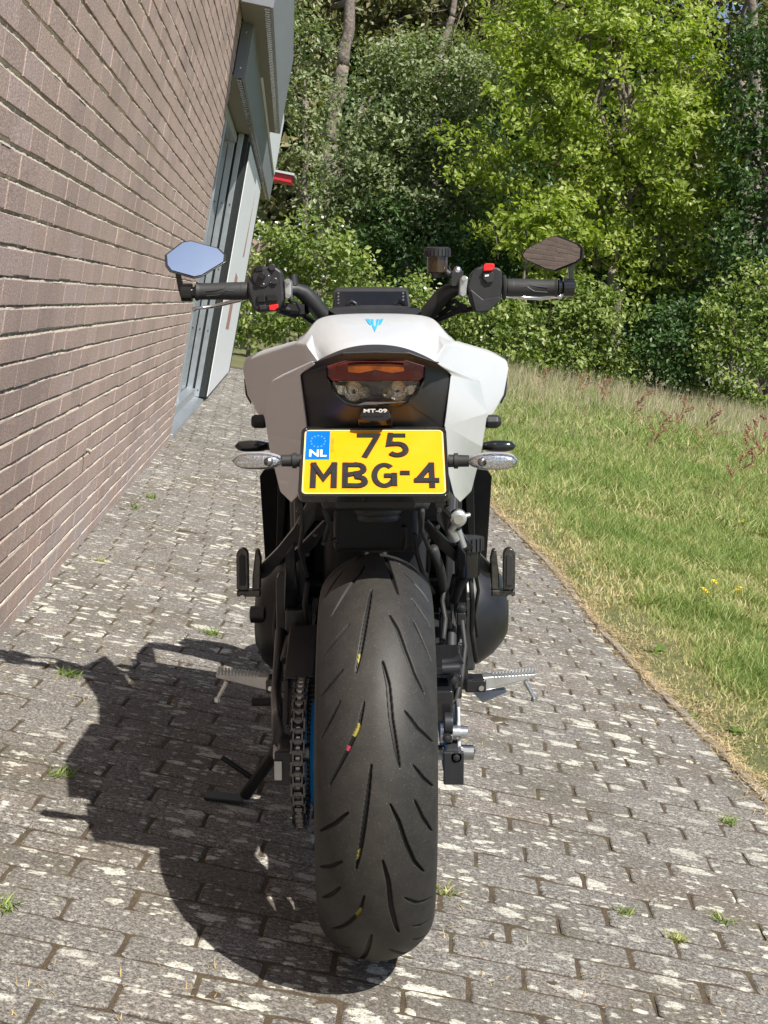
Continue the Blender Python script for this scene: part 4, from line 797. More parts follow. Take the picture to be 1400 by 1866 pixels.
for sx in (-1,1):
    for dx, py, r_ in ((40,712,.015),(22,714,.009),(60,709,.008)):
        c_ = B(685+sx*dx, py, .037); s.lathe([(-.012,r_),(-.010,r_*.96),(-.002,r_*.6),(.0,r_*.2)], c_, 'y', 24, cap=False)
    s.add([B(685+sx*56,703,.027),B(685+sx*74,702,.027),B(685+sx*68,718,.027),B(685+sx*50,722,.032)], [(0,1,2,3)])
s.build('reflector', mat('lamp_reflector', (.88,.76,.58), .10, metal=1, var=.5, vs=420, bs=500, bstr=.9, bd=.002), tl, smooth=True, angle=40)
s = MB().prism([H(-25,663,.002),H(25,663,.002),H(50,665,.002),H(52,676,.002),H(30,680,.002),H(0,674,.002),H(-30,680,.002),H(-50,678,.002),H(-52,665,.002)], (0,-.001,0)).build('light_guide', mat('amber_light_guide', (.20,.045,.006), .12, var=.5, vs=60, coat=.4), tl, bevel=.0006)
# number plate lamp block under the tail lamp, with print
pl = MB().prism([B(660,746,.022),B(708,746,.022),B(714,760,.019),B(700,768,.019),B(668,768,.019),B(654,760,.019)], (0,.04,0)).prism([B(652,762,.04),B(716,762,.04),B(716,790,.05),B(652,790,.05)], (0,.05,0)).prism([B(628,768,.05),B(655,768,.05),B(655,790,.06),B(628,790,.06)], (0,.03,0)).prism([B(714,768,.05),B(741,768,.05),B(741,790,.06),B(714,790,.06)], (0,.03,0)).build('plate_lamp', M['gloss'], bike, bevel=.002)
for sx in (-1,1): MB().lathe([(0,.004),(.003,.009)], B(685+sx*73,748,.045), 'y', 16).build('panel_bolt_recess', M['gloss'], bike)
def text(nm, s_, size, mat_, parent, M4, off=0, ext=.0003):
    c_ = bpy.data.curves.new(nm, 'FONT'); c_.body = s_; c_.size = size; c_.align_x = 'CENTER'; c_.align_y = 'CENTER'; c_.extrude = ext; c_.offset = off; c_.resolution_u = 3
    o_ = bpy.data.objects.new(nm, c_); COL.objects.link(o_); bpy.context.view_layer.update()
    me_ = bpy.data.meshes.new_from_object(o_.evaluated_get(bpy.context.evaluated_depsgraph_get())); bpy.data.objects.remove(o_)
    me_.transform(M4); me_.materials.clear(); return lk(nm, me_, mat_, parent)
def frame4(o_, xa, ya): xa, ya = np.array(xa,float), np.array(ya,float); xa /= np.linalg.norm(xa); ya /= np.linalg.norm(ya); za = np.cross(xa, ya); return Matrix(((xa[0],ya[0],za[0],o_[0]),(xa[1],ya[1],za[1],o_[1]),(xa[2],ya[2],za[2],o_[2]),(0,0,0,1)))
c0 = B(684,751,.0168); text('model_print', 'MT-09', .0075, M['wtxt'], pl, frame4(c0+[0,-.003,.002], (1,0,0), (0,-.35,1)) @ Matrix.Diagonal((1.75,1,1,1)), .0002)
# ---------------- number plate
pc = B(681.5,842.5,-.015); e_ = R(54); py_ = np.array([0, math.sin(e_), math.cos(e_)]); F4 = frame4(pc, (1,0,0), py_)
def rrect(w, h, r, z, n=5):
    pts = []
    for cx_, cy_, a0_ in ((w/2-r,h/2-r,0),(-w/2+r,h/2-r,90),(-w/2+r,-h/2+r,180),(w/2-r,-h/2+r,270)):
        for k in range(n+1): a_ = R(a0_+90*k/n); pts.append((cx_+r*math.cos(a_), cy_+r*math.sin(a_), z))
    return pts
def loc(mb): mb.v = [tuple(F4 @ Vector(v)) for v in mb.v]; return mb
np_ = loc(MB().prism(rrect(.206,.140,.008,0), (0,0,.002))).build('number_plate', M['yellow'], bike)
m = MB()
for (w0,h0,w1,h1,z0,z1) in ((.216,.152,.2075,.1415,-.003,.0042),):
    a_, b_ = rrect(w0,h0,.012,z1), rrect(w1,h1,.008,z1); c_, d_ = rrect(w0,h0,.012,z0-.006), rrect(w1,h1,.008,z0); n = len(a_); m.add(a_+b_+c_+d_, [(k,(k+1)%n,n+(k+1)%n,n+k) for k in range(n)]+[(k,2*n+k,2*n+(k+1)%n,(k+1)%n) for k in range(n)]+[(n+k,n+(k+1)%n,3*n+(k+1)%n,3*n+k) for k in range(n)]+[(2*n+k,3*n+k,3*n+(k+1)%n,2*n+(k+1)%n) for k in range(n)])
pf = loc(m); pf = pf.build('plate_frame', M['gloss'], np_, bevel=.001)
loc(MB().prism(rrect(.212,.146,.010,-.012), (0,0,.009))).build('plate_backing', M['black'], np_)
m = MB(); a_, b_ = rrect(.2055,.1395,.0078,.0024), rrect(.2015,.1355,.006,.0024); n = len(a_); m.add(a_+b_, [(k,(k+1)%n,n+(k+1)%n,n+k) for k in range(n)]); loc(m).build('plate_rim', mat('plate_pale_edge', (.8,.62,.25), .4), np_)
loc(MB().prism([(-.1005,.0675,.0021),(-.065,.0675,.0021),(-.065,.0035,.0021),(-.1005,.0035,.0021)][::-1], (0,0,.0004))).build('blue_band', M['pblue'], np_)
stars = MB()
for k in range(12):
    a_ = 2*math.pi*k/12; cx_, cy_ = -.0825+.0105*math.cos(a_), .044+.0125*math.sin(a_)
    stars.prism([(cx_+(.0014 if q % 2 == 0 else .0006)*math.cos(R(90+36*q)), cy_+(.0014 if q % 2 == 0 else .0006)*math.sin(R(90+36*q)), .0025) for q in range(10)], (0,0,.0002))
loc(stars).build('star_ring', mat('pale_star_print', (.28,.42,.75), .5), np_)
text('country_code', 'NL', .0205, M['wtxt'], np_, F4 @ Matrix.Translation((-.0825,.0165,.0026)), .0006)
text('serial_print', 'EJLZDV2883', .0062, mat('serial_print', (.75,.42,.02), .5), np_, F4 @ Matrix.Translation((-.0605,.036,.0024)) @ Matrix.Rotation(R(90), 4, 'Z'), 0)
# embossed characters as thick strokes
def stroke(mb, pts, w, z0=.002, h=.0022):
    pts = [np.array(p, float) for p in pts]; n = len(pts); Lf, Rt = [], []
    for i in range(n):
        d0 = pts[i]-pts[i-1] if i else pts[1]-pts[0]; d1 = pts[i+1]-pts[i] if i < n-1 else d0
        d0, d1 = d0/np.linalg.norm(d0), d1/np.linalg.norm(d1); n0, n1 = np.array([-d0[1],d0[0]]), np.array([-d1[1],d1[0]]); mm = n0+n1; mm /= np.linalg.norm(mm); s_ = min(1/max(mm@n0, .3), 1.8); Lf.append(pts[i]+mm*s_*w/2); Rt.append(pts[i]-mm*s_*w/2)
    zt = z0+h; bv = .0009
    vs_ = []
    for i in range(n):
        c_ = pts[i]; vs_ += [(*Lf[i], z0), (*(Lf[i]+(c_-Lf[i])*bv*2/w*1), zt), (*(Rt[i]+(c_-Rt[i])*bv*2/w*1), zt), (*Rt[i], z0)]
    fs_ = [(i*4+k, i*4+k+1, i*4+5+k, i*4+4+k) for i in range(n-1) for k in range(3)]+[(0,1,2,3), ((n-1)*4+3,(n-1)*4+2,(n-1)*4+1,(n-1)*4)]
    mb.add(vs_, fs_)
def arc(cx, cy, rx_, ry_, a0, a1, n=12): return [(cx+rx_*math.cos(R(a0+(a1-a0)*k/n)), cy+ry_*math.sin(R(a0+(a1-a0)*k/n))) for k in range(n+1)]
Wd = .0095
def glyph(ch_, x, y, w, h):
    mb = MB(); a, b = Wd/2, w/2; q = h/2
    S_ = {'7': [[(-b,q-a),(b-a*.6,q-a),(b-a,q-a*2.2),(-b*.35,-q)]],
          '5': [[(b-a,q-a),(-b*.65,q-a)],[(-b*.62,q),(-b*.80,.002),(-b*.3,.004)],[(-b*.75,.002)]+arc(-.001,-q*.36,b-a+.001,q*.64-a,100,-140,14)+[]],
          'M': [[(-b+a,-q),(-b+a,q)],[(b-a,-q),(b-a,q)],[(-b+a*.8,q-a*.4),(0,-q*.25),(b-a*.8,q-a*.4)]],
          'B': [[(-b+a,-q),(-b+a,q)],[(-b+a,q-a),(b*.25,q-a)]+arc(b*.25,q*.5,b*.55,q*.5-a*.9,90,-90,8)+[(-b+a,.0)],[(b*.25,.0)]+arc(b*.30,-q*.5,b*.62,q*.5-a*.9,90,-90,8)+[(-b+a,-q+a)]],
          'G': [arc(0,0,b-a,q-a,48,318,20)+[(b-a*1.2,-q*.30)],[(b-a*.6,-.001),(0,-.001)],[(b-a,.0035),(b-a,-q*.85)]],
          '4': [[(b*.42,-q),(b*.42,q)],[(b*.42,q-a*.6),(-b+a*1.2,-q*.38)],[(-b+a*.2,-q*.42),(b,-q*.42)]],
          '-': [[(-b,0),(b,0)]]}[ch_]
    for i, st in enumerate(S_): stroke(mb, [(x+p[0], y+p[1]) for p in st], Wd if ch_ != '-' else .010, z0=.0016+.0004*i, h=.0022+.00013*i)
    loc(mb).build('character', M['ink'], np_)
for ch_, px, y, w in (('7',671-681.5,.0345,.0325),('5',724-681.5,.0345,.033),('M',592-681.5,-.031,.0395),('B',646-681.5,-.031,.035),('G',700-681.5,-.031,.038),('-',737-681.5,-.026,.014),('4',775-681.5,-.031,.037)):
    glyph(ch_, px/1.235/1000*(1.025 if y > 0 else 1.0), y, w, .054 if ch_ != '-' else .01)
# plate bracket
MB().prism([(-.05,-.06,.84),(.05,-.06,.84),(.06,-.14,.775),(-.06,-.14,.775)], (0,.03,-.01)).box((0,-.02,.735),(.12,.14,.03)).build('plate_bracket', M['black'], bike, bevel=.004)
# ---------------- rear and front indicators
def capsule(L_, hh, dd, n=20, m_=10, k0=1.0):
    vs_, fs_ = [], []
    for i in range(m_+1):
        f = i/m_; x = -L_/2+L_*f; r_ = (max(0, 1-abs(2*f-1)**(3.2 if f > .5 else 2.0)))**.5; r_ = max(r_, .02)
        for k in range(n): a_ = 2*math.pi*k/n; vs_.append((x, math.sin(a_)*dd/2*r_, math.cos(a_)*hh/2*r_))
    fs_ = [(i*n+k, i*n+(k+1)%n, (i+1)*n+(k+1)%n, (i+1)*n+k) for i in range(m_) for k in range(n)]+[tuple(range(n))[::-1], tuple(m_*n+k for k in range(n))]
    return vs_, fs_
chr_ = mat('indicator_reflector', (.85,.85,.85), .18, metal=1, var=.35, vs=420, bs=300, bstr=.5, bd=.001)
for sx in (-1, 1):
    c_ = B(684+sx*214.5, 841.5 if sx > 0 else 841, -.02)
    r_ = empty('indicator', parent=bike)
    v_, f_ = capsule(.074,.0235,.026); H_ = MB().add([c_+[sx*p[0], p[1]*.9+.004, p[2]] for p in v_], f_).build('lens_body', M['lens'], r_, smooth=True)
    v_, f_ = capsule(.066,.0165,.010); MB().add([c_+[sx*p[0], p[1]+.004, p[2]] for p in v_], f_).build('reflector', chr_, r_, smooth=True)
    v_, f_ = capsule(.077,.0262,.018); MB().add([c_+[sx*p[0], p[1]+.014, p[2]] for p in v_], f_).build('housing', mat('grey_housing', (.25,.25,.26), .4), r_, smooth=True)
    MB().lathe([(0,.0065),(.004,.0065),(.006,.002)], c_-[sx*.016,.006,0], 'y', 16).build('bulb', M['steel'], r_, smooth=True)
    MB().box(c_+[sx*.014,-.002,0],(.030,.002,.0035)).build('lens_bar', chr_, r_)
    MB().tube([c_-[sx*.034,-.012,0], c_-[sx*.050,-.014,0], c_-[sx*.064,-.014,.0]], [.0085,.0090,.0095], 16).tube([c_-[sx*.05,-.014,0], c_-[sx*.056,-.014,0]], [.0115,.0115], 16).build('stalk', M['rub'], r_, smooth=True, angle=40)
    c_ = B(684+sx*223, 813, 1.12); v_, f_ = capsule(.084,.0265,.03); r2 = empty('indicator', parent=bike); MB().add([c_+[sx*p[0], p[1], p[2]] for p in v_], f_).build('housing', M['gloss'], r2, smooth=True)
    MB().tube([c_, c_-[sx*.10,0,0]], .009, 12).build('stalk', M['rub'], r2, smooth=True)
    v_, f_ = capsule(.074,.020,.02); MB().add([c_+[sx*p[0], p[1]+.012, p[2]] for p in v_], f_).build('lens_body', M['lens'], r2, smooth=True)
# ---------------- seat
def loftx(sections, name, mat_, parent, **k):    # sections: list of half outlines (x,y,z), mirrored, equal counts
    rings = []
    for sec_ in sections: rings.append([(-p[0],p[1],p[2]) for p in sec_[::-1] if p[0] > 1e-6]+[tuple(p) for p in sec_])
    n = len(rings[0]); vs_ = [p for r_ in rings for p in r_]; fs_ = [(i*n+k_, i*n+k_+1, (i+1)*n+k_+1, (i+1)*n+k_) for i in range(len(rings)-1) for k_ in range(n-1)]
    return MB().add(vs_, fs_).build(name, mat_, parent, **k)
def arcsec(y, w, zt, drop, th): return [(w*f, y+.02*f*f, zt-drop*f**2.3) for f in (0,.25,.5,.75,.9,1)]+[(w*1.01, y+.02, zt-drop-th*.5), (w*.97, y+.03, zt-drop-th)]
zt = B(685,626,.06)[2]
loftx([arcsec(-.005,.095,zt-.020,.034,.006), arcsec(.012,.098,zt-.006,.034,.02), arcsec(.05,.102,zt-.000,.036,.03), arcsec(.16,.115,zt-.012,.03,.05), arcsec(.30,.13,zt-.045,.02,.06), arcsec(.36,.13,zt-.10,.03,.05), arcsec(.50,.13,zt-.135,.03,.05), arcsec(.62,.10,zt-.12,.03,.05)], 'seat', M['seat'], bike, smooth=True, sub=2)
# ---------------- tank
def HT(dx, py, Y): return H(dx, py, Y)
rows = [
 [H(0,571,.80), H(38,571,.80), H(74,573,.78), H(92,576,.77), H(106,581,.75)],
 [H(0,574,.72), H(38,574,.72), H(76,577,.71), H(100,584,.70), H(119,594,.69)],
 [H(0,588,.60), H(36,588,.60), H(74,592,.59), H(103,602,.60), H(130,610,.63)],
 [H(0,612,.46), H(34,612,.46), H(68,616,.46), H(100,622,.49), H(154,626,.66)],
 [H(0,640,.34), H(30,640,.34), H(60,643,.35), H(88,644,.39), H(140,634,.60)],
 [H(0,690,.28), H(30,690,.28), H(60,690,.29), H(80,680,.31), H(116,660,.50)],
]
rings = []
for r_ in rows: rings.append([(-p[0],p[1],p[2]) for p in r_[::-1][:-1]]+[tuple(p) for p in r_])
n = 9; vs_ = [p for r_ in rings for p in r_]; fs_ = [(i*n+k, (i+1)*n+k, (i+1)*n+k+1, i*n+k+1) for i in range(5) for k in range(8)]
tank = MB().add(vs_, fs_).build('fuel_tank', M['white'], bike, fix=False, smooth=True, sub=2)
tm = tank.data
cr_ = tm.attributes.new('crease_edge', 'FLOAT', 'EDGE')
tank.modifiers.new('s', 'SOLIDIFY').thickness = .004
# side covers: planar rear facet, thin lit top rim, outer return
wg = [H(94,672,.40), H(126,630,.47), H(147,625,.62), H(206,643,.79), H(240,657,.88), H(243,673,.88), H(234,720,.84), H(214,757,.77), H(170,790,.62), H(120,740,.44)]
up_ = np.array([0,.05,.004]); wt = [wg[1]+[.000,.10,.022], wg[2]+[.004,.05,.003], wg[3]+[.002,.05,.005], wg[4]+[.001,.05,.004]]
vs_ = wg+wt; nW = len(wg)
F_ = [(9,0,1,2),(9,2,3),(9,3,6),(3,4,5,6),(9,6,7,8),(2,11,12,3),(3,12,13,4)]
inn = [wg[0]+[-.006,.15,.012], wg[1]+[-.006,.13,.020], wg[2]+[-.004,.10,.010]]   # lies under the tank's skin
b1 = len(vs_); vs_ = vs_+inn; F_ += [(0,b1,b1+1,1),(1,b1+1,b1+2,2)]
fr_ = [np.array([p[0]*.93, p[1]+.20, p[2]-.01]) for p in wg[4:9]]; b0 = len(vs_); vs_ = vs_+fr_
F_ += [(4,b0,b0+1,5),(5,b0+1,b0+2,6),(6,b0+2,b0+3,7),(7,b0+3,b0+4,8),(4,13,b0)]
half_faces('tank_side_cover', vs_, [f[::-1] for f in F_], M['white'], bike, solid=.0025, bevel=.006, seg=3)
for sx in (-1, 1):
    MB().prism([B(685+sx*241,688,.90),B(685+sx*238,720,.89),B(685+sx*228,738,.88),B(685+sx*222,700,.90)], (0,.08,0)).build('air_duct', M['gloss'], bike, bevel=.004)
    c_ = B(685+sx*212,768,.74); MB().lathe([(-.016,.010),(-.010,.014),(.010,.014),(.018,.008)], c_, 'x', 8).build('crash_pad', M['black'], bike, bevel=.002)
    # radiator side fins, tall thin panels
    q = [B(685+sx*213,868,.93),B(685+sx*205,855,.93),B(685+sx*180,852,.93),B(685+sx*166,856,.93),B(685+sx*160,1035,.98),B(685+sx*199,1040,.98),B(685+sx*203,1025,.98)]
    MB().prism(q, (-sx*.02,.05,0)).build('radiator_shroud', M['cover'], bike, bevel=.004)
    MB().prism([B(685+sx*178,856,.90),B(685+sx*182,1020,.94),B(685+sx*172,1025,.94),B(685+sx*160,860,.90)], (0,.03,0)).build('shroud_rib', M['black'], bike, bevel=.002)
s = MB().box((0,1.06,.62),(.34,.04,.26)).build('radiator', M['dark'], bike, bevel=.004)
# emblem on the tank, laid on its surface
dg = bpy.context.evaluated_depsgraph_get(); dg.update(); te = tank.evaluated_get(dg); tme = te.to_mesh()
bvh = BVHTree.FromPolygons([v.co for v in tme.vertices], [tuple(p.vertices) for p in tme.polygons]); te.to_mesh_clear()
def on_tank(px, py, lift=.0008):
    o_, d_ = Vector(CB), Vector(ray(px, py)).normalized(); h_ = bvh.ray_cast(o_, d_)
    if h_[0] is None: return Vector(B(px, py, .6))
    nn = h_[1] if h_[1].dot(d_) < 0 else -h_[1]; return h_[0]+nn*lift
def z1(l): return [(400+x/2.5, 540+y/2.5) for x, y in l]
em = MB()
for poly in ([(691,105),(703,107),(703,132),(709,138),(709,164),(697,138),(692,118)], [(715,107),(727,105),(724,120),(719,138),(709,164),(709,138),(714,130)], [(666,104),(687,106),(692,132),(684,130),(675,120)], [(748,103),(730,106),(724,132),(732,130),(741,119)]):
    P_ = [on_tank(*p) for p in z1(poly)]; em.add(P_, [tuple(range(len(P_)))])
em.build('emblem', M['logo'], tank, fix=False, solid=.0003)
# ---------------- dash, trim, display
MB().prism([B(597,566,.86),B(606,560,.86),B(660,556,.86),B(710,556,.86),B(762,560,.86),B(771,567,.86),B(760,573,.82),B(610,573,.82)], (0,.10,.0)).build('cockpit_trim', M['black'], bike, bevel=.004)
ds = MB().prism([B(609,530,.97),B(613,525,.97),B(740,525,.97),B(744,530,.97),B(750,566,.93),B(605,566,.93)], (0,.016,.003)).build('display', M['black'], bike, bevel=.003)
MB().prism([B(612,531,.9655),B(740,531,.9655),B(745,561,.930),B(609,561,.930)], (0,-.0012,0)).build('display_glass', M['screen'], ds)
for px, py in ((621,534),(621,540),(621,546),(621,552),(735,534),(735,540),(735,546)): MB().lathe([(0,.0022),(.001,.0022)], B(px-4 if px < 680 else px, py, .958-(py-531)*.0011)-[0,.003,0], 'y', 10).build('indicator_mark', M['steel'], ds)
for px in (641, 728): MB().tube([B(px-10,565,.88),B(px-7,553,.88),B(px,549,.88),B(px+7,553,.88),B(px+10,565,.88)], .0045, 10).build('riser_bolt', M['cover'], bike, smooth=True)
# ---------------- handlebar and controls
hb_ = MB().tube([B(355,531,.80),B(450,530,.81),B(515,528,.83),B(538,527,.845),B(553,533,.855),B(568,548,.86),B(585,570,.87),B(604,584,.875),B(685,586,.88),B(766,584,.875),B(783,568,.87),B(802,545,.86),B(818,531,.855),B(835,526,.845),B(860,526,.83),B(930,524,.81),B(1028,524,.80)], [.0125,.0125,.0125,.013,.0165,.0175,.0175,.016,.014,.016,.0175,.0175,.0165,.013,.0125,.0125,.0125], 16).build('handlebar', M['black'], bike, smooth=True)
def grip(pa_, pb_, nm='grip'):
    a_, b_ = np.array(pa_), np.array(pb_); m_ = MB(); n_ = 44; r_ = []
    for i in range(n_+1):
        f = i/n_; rr_ = .0172+.0006*math.sin(f*6)
        if f < .04: rr_ = .0205
        elif f < .055: rr_ = .0165
        elif f < .2: rr_ += .0007*(i % 2)
        elif f > .97: rr_ = .0188
        elif f > .955: rr_ = .0165
        r_.append(rr_)
    m_.tube([a_+(b_-a_)*i/n_ for i in range(n_+1)], r_, 28); g_ = m_.build(nm, M['rub'], hb_, smooth=True, angle=50)
    for k in range(2):
        d_ = b_-a_; pts = [a_+d_*f+np.array([0,-.0172*math.cos(w_),.0172*math.sin(w_)]) for f, w_ in (((.25,.75),(.38,.70),(.50,.25),(.62,.1),(.80,.0)) if k else ((.3,.0),(.42,.05),(.55,-.45),(.8,-.6)))]
        MB().tube(pts, .0012, 6).build('grip_ridge', M['black'], g_)
grip(B(457,530,.808), B(358,531,.80)); grip(B(919,524,.808), B(1016,524,.80))
# left switch cluster
lc = MB().prism([B(458,497,.785),B(463,486,.785),B(500,484,.785),B(514,494,.785),B(516,512,.785),B(518,548,.785),B(508,566,.785),B(470,570,.785),B(459,560,.785),B(455,540,.785),B(455,515,.785)], (0,.05,0)).build('switch_cluster', M['black'], hb_, bevel=.006, seg=3)
for nm, px, py, r_, m_, d_ in (('joystick_ring',478,506,.018,'frame',.003),('joystick',478,503,.007,'gloss',.014),('round_button',496,487,.007,'frame',.006),('round_button',500,512,.007,'frame',.005)):
    MB().lathe([(0,r_),(d_*.8,r_),(d_,r_*.8)], B(px,py,.784), 'y', 24, -1).build(nm, M[m_], lc, smooth=True, angle=35)
for nm, q, m_ in (('trigger_button',((466,485),(478,483),(480,494),(467,496)),'gloss'),('rocker_button',((469,538),(484,537),(484,551),(469,551)),'gloss'),('rocker_button',((486,537),(506,537),(507,548),(487,549)),'gloss'),('horn_button',((472,556),(486,555),(486,564),(474,565)),'frame'),('hazard_button',((490,556),(507,554),(508,560),(501,566),(491,565)),'red')):
    MB().prism([B(x,y,.785) for x, y in q], (0,-.006,0)).build(nm, M[m_], lc, bevel=.0018)
for px, py in ((472,492),(490,502),(481,517),(476,540),(494,514),(496,488),(488,541)): MB().lathe([(0,.0011),(.0004,.0011)], B(px,py,.7805), 'y', 8, -1).build('switch_mark', M['wtxt'], lc)
MB().prism([B(517,510,.79),B(526,507,.79),B(531,513,.79),B(531,541,.79),B(525,546,.79),B(519,543,.79)], (0,.045,0)).build('bar_clamp', M['alu'], hb_, bevel=.003)
for py in (512, 539): MB().lathe([(0,.0055),(.005,.005)], B(525,py,.789), 'y', 12, -1).build('clamp_bolt', M['silver'], hb_)
MB().tube([B(536,520,.84),B(534,500,.84)], [.009,.007], 14).build('lever_pivot', M['black'], hb_, smooth=True, angle=40)
MB().tube([B(520,556,.86),B(545,560,.87),B(560,548,.87),B(552,575,.88),B(575,590,.9)], [.006]*5, 8).tube([B(508,562,.84),B(535,570,.86),B(560,565,.88)], [.010,.011,.009], 10).tube([B(528,547,.82),B(540,550,.83),B(548,566,.84)],[.0035]*3,8).box(B(540,563,.86),(.035,.03,.02)).build('cable_bundle', M['black'], hb_, smooth=True, angle=50)
# levers ahead of the grips
MB().tube([B(456,543,.865),B(430,548,.885),B(390,558,.885),B(358,562,.875),B(352,564,.872)], [.007,.0065,.0055,.005,.0085], 12, flat=.7).build('clutch_lever', M['silver'], hb_, smooth=True)
MB().tube([B(915,538,.865),B(945,541,.885),B(985,544,.885),B(1015,541,.875),B(1023,540,.872)], [.007,.0065,.0055,.005,.0085], 12, flat=.7).build('brake_lever', M['silver'], hb_, smooth=True)
# right switch housing
rc_ = MB().prism([B(868,488,.785),B(880,484,.785),B(908,487,.785),B(915,492,.785),B(917,520,.785),B(912,548,.785),B(892,566,.785),B(888,571,.785),B(866,569,.785),B(856,545,.785),B(852,522,.785),B(859,498,.785)], (0,.05,0)).build('switch_cluster', M['black'], hb_, bevel=.007, seg=3)
MB().prism([B(857,526,.784),B(880,545,.784),B(912,540,.784),B(911,549,.784),B(892,566,.784),B(867,568,.784)], (0,-.004,0)).build('switch_lower_cover', M['frame'], rc_, bevel=.003)
MB().prism([B(881,498,.784),B(898,496,.784),B(901,503,.784),B(899,514,.784),B(888,516,.784),B(880,508,.784)], (0,-.006,0)).build('start_button', M['frame'], rc_, bevel=.002)
MB().prism([B(884,501,.778),B(891,500,.778),B(891,503,.778),B(884,504,.778)], (0,-.0006,0)).build('switch_mark', M['wtxt'], rc_)
MB().prism([B(880,494,.782),B(882,483,.782),B(885,479.5,.782),B(901,480,.782),B(902,486,.782),B(898,493,.782)], (0,.018,0)).prism([B(881,494,.774),B(883,488,.774),B(899,487,.774),B(897,493,.774)], (0,.01,0)).build('kill_switch', M['red'], rc_, bevel=.002)
MB().prism([B(838,508,.79),B(847,501,.79),B(854,506,.79),B(851,538,.79),B(843,543,.79),B(837,538,.79)], (0,.04,0)).build('bar_clamp', M['alu'], hb_, bevel=.003)
for px, py in ((845.5,507),(844,535)): MB().lathe([(0,.0055),(.005,.005)], B(px,py,.789), 'y', 12, -1).build('clamp_bolt', M['silver'], hb_)
MB().lathe([(-.004,.008),(.002,.0085),(.008,.006),(.010,.002)], B(834,494,.82), 'z', 18).build('master_bolt', M['silver'], hb_, smooth=True)
MB().box(B(833,508,.83),(.024,.035,.03)).tube([B(833,505,.83),B(820,500,.83),B(808,492,.83)],[.008,.007,.007],12).tube([B(822,496,.83),B(818,486,.83),B(822,480,.83)],[.002]*3,6).tube([B(800,575,.88),B(820,560,.87),B(845,566,.86),B(870,560,.84)],[.006]*4,8).tube([B(790,585,.88),B(812,577,.87),B(845,562,.86)],[.006]*3,8).tube([B(812,556,.87),B(830,548,.85),B(838,556,.85),B(850,560,.84)],[.005]*4,8).build('master_cylinder', M['black'], hb_, bevel=.003, smooth=True, angle=40)
rv = B(797,478,.83); br = MB().lathe([(-.022,.018),(-.020,.0205),(.012,.0205)], rv, 'z', 32).build('fluid_reservoir', M['amber'], hb_, smooth=True, angle=35)
m = MB().lathe([(.012,.0255),(.028,.0255),(.030,.022)], rv, 'z', 40)
for k in range(22): a_ = 2*math.pi*k/22; m.box(rv+[.0255*math.cos(a_),.0255*math.sin(a_),.019],(.004,.004,.015), rz(a_))
m.build('reservoir_cap', M['black'], br, smooth=True, angle=35); MB().lathe([(-.03,.010),(-.02,.014)], rv, 'z', 20).build('reservoir_base', M['black'], br)
for px, a_, b_ in ((463,0,1),(915,0,1)): MB().lathe([(-.002,.024),(.002,.026),(.004,.024)], B(px-(6 if px<600 else -3), 529 if px < 600 else 524, .807), 'x', 28).build('grip_flange', M['rub'], hb_, smooth=True, angle=40)
# bar ends and mirrors
def mirror(pts, ref, nrm, bar, stalk, Rc, sx):
    n_ = np.array(nrm, float); n_ /= np.linalg.norm(n_); r0 = B(*ref)
    P_ = []
    for px, py in pts: d_ = ray(px, py); P_.append(CB+d_*((r0-CB)@n_)/(d_@n_))
    cen_ = sum(P_)/len(P_); h_ = MB(); o_ = [cen_+(p-cen_)*1.035 for p in P_]; b1 = [cen_+(p-cen_)*1.04-n_*.004 for p in P_]; b2 = [cen_+(p-cen_)*.9-n_*.009 for p in P_]; k_ = len(P_)
    o_ = [p-n_*.0012 for p in o_]; h_.add(o_+b1+b2, [(i,(i+1)%k_,k_+(i+1)%k_,k_+i) for i in range(k_)]+[(k_+i,k_+(i+1)%k_,2*k_+(i+1)%k_,2*k_+i) for i in range(k_)]+[tuple(range(2*k_,3*k_)),tuple(range(k_))[::-1]])
    root = empty('mirror', parent=bike); h_.build('mirror_housing', M['gloss'], root, bevel=.001)
    MB().prism([cen_+(p-cen_)*1.0-n_*.0042 for p in P_], n_*(.0004 if Rc > 1 else .0004)).build('mirror_bezel', mat('mirror_edge', (.8,.8,.8), .25, metal=1), root)
    nr_ = 12; sg = max((p-cen_)@(p-cen_) for p in P_)*.912/(2*Rc); gv = [cen_+n_*(.0004+sg)]; gf = []   # slightly domed glass
    up2 = []
    for q in range(k_):
        for w in range(4): up2.append(P_[q]+(P_[(q+1) % k_]-P_[q])*w/4)
    k4 = len(up2)
    for j in range(1, nr_+1):
        for p in up2: v_ = (p-cen_)*.955*j/nr_; gv.append(cen_+v_+n_*(.0004+sg-(v_@v_)/(2*Rc)))
    gf = [(0, 1+i, 1+(i+1) % k4) for i in range(k4)]+[(1+(j-1)*k4+i, 1+j*k4+i, 1+j*k4+(i+1) % k4, 1+(j-1)*k4+(i+1) % k4) for j in range(1, nr_) for i in range(k4)]
    MB().add(gv, gf).build('mirror_glass', M['mir'] if Rc > 1 else M['mir2'], root, smooth=True)
    s_ = MB().prism([B(x,y,.80) for x, y in stalk], (0,.012,0)); s_.build('mirror_stalk', M['gloss'], root, bevel=.0015)
    MB().lathe(bar, B(*sx), 'x', 28).build('bar_end_clamp', M['gloss'], root, smooth=True, angle=35)
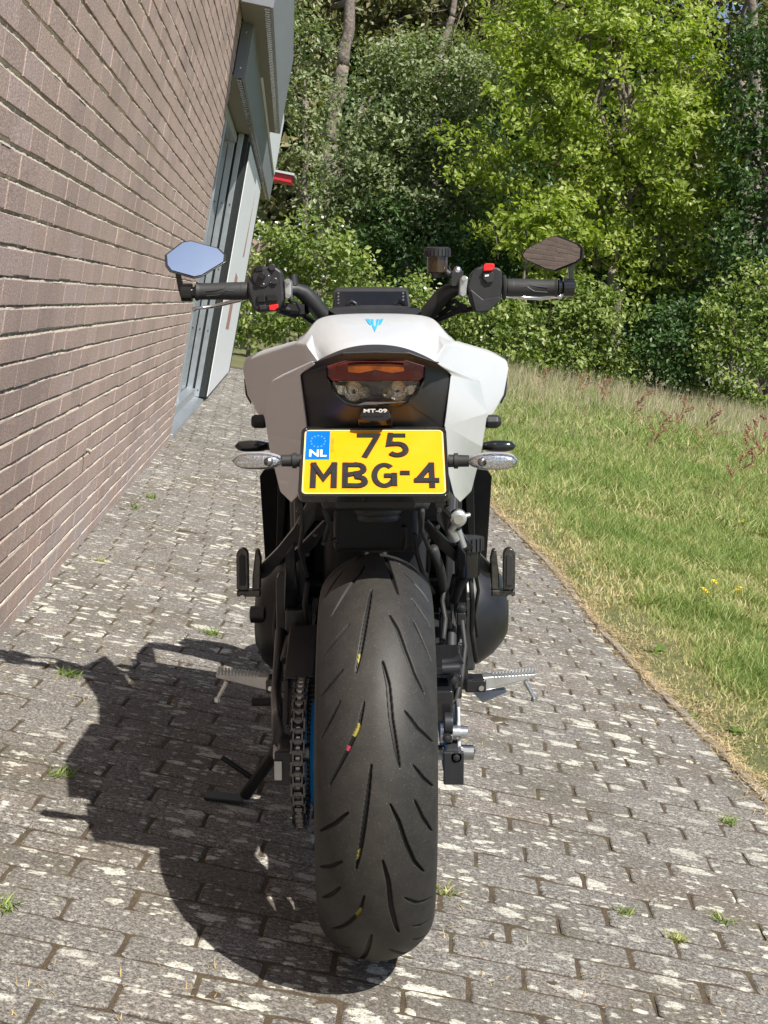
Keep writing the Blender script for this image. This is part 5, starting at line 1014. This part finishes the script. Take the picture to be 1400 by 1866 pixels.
mirror([(302,464),(332,441),(347.5,438),(398,452),(410.5,464),(409,477),(368,502),(354,505),(311,493),(303.5,483)], (356,472,.80), (.25,-1,.62), [(-.016,.012),(-.015,.0185),(.006,.0185),(.007,.012),(.0115,.012),(.0125,.0165),(.016,.0165)], [(319,497),(329,500),(333,519),(340,536),(336,547),(330,546),(324,525)], 5, (345,533,.80))
mirror([(950.5,464.5),(958,454),(1003,431.5),(1018,430),(1054,445),(1061,452.5),(1060,470.5),(1051,478),(1012,493.6),(995.5,490),(955,472)], (1006,462,.80), (-.62,-1,.10), [(-.016,.0165),(-.0125,.0165),(-.0115,.012),(-.007,.012),(-.006,.0185),(.015,.0185),(.016,.012)], [(1036,486),(1047,482),(1046,500),(1044,520),(1043,536),(1034,534),(1037,512)], .42, (1032,524,.80))
# ---------------- front end
for sx in (-1, 1):
    MB().tube([(sx*.105,1.43,.30),(sx*.105,1.30,.58)], [.028,.030], 18).tube([(sx*.105,1.30,.58),(sx*.105,1.12,.97)], [.021,.021], 18).build('fork_leg', M['dark'], bike, smooth=True, angle=40)
MB().box((0,1.14,.93),(.26,.07,.03)).box((0,1.22,.78),(.26,.07,.03)).build('triple_clamp', M['frame'], bike, bevel=.006)
s = MB(); pts = []
for i in range(13): a_ = R(-20+150*i/12); pts.append([(x_, 1.43-(.325-abs(x_)*.5)*math.cos(a_), .30+(.325-abs(x_)*.5)*math.sin(a_)) for x_ in (-.065,-.045,0,.045,.065)])
s.add([p for r_ in pts for p in r_], [(i*5+k,i*5+k+1,(i+1)*5+k+1,(i+1)*5+k) for i in range(12) for k in range(4)]); s.build('front_fender', M['black'], bike, solid=.003, smooth=True)
MB().prism([(-.07,1.20,.93),(.07,1.20,.93),(.10,1.22,.80),(.06,1.24,.70),(-.06,1.24,.70),(-.10,1.22,.80)], (0,.10,-.02)).build('headlamp', M['gloss'], bike, bevel=.015, seg=3)
# exhaust box under the engine
MB().box((0,.62,.19),(.24,.34,.10)).box((0,.80,.20),(.16,.3,.07)).build('exhaust_box', M['dark'], bike, bevel=.02, seg=3)
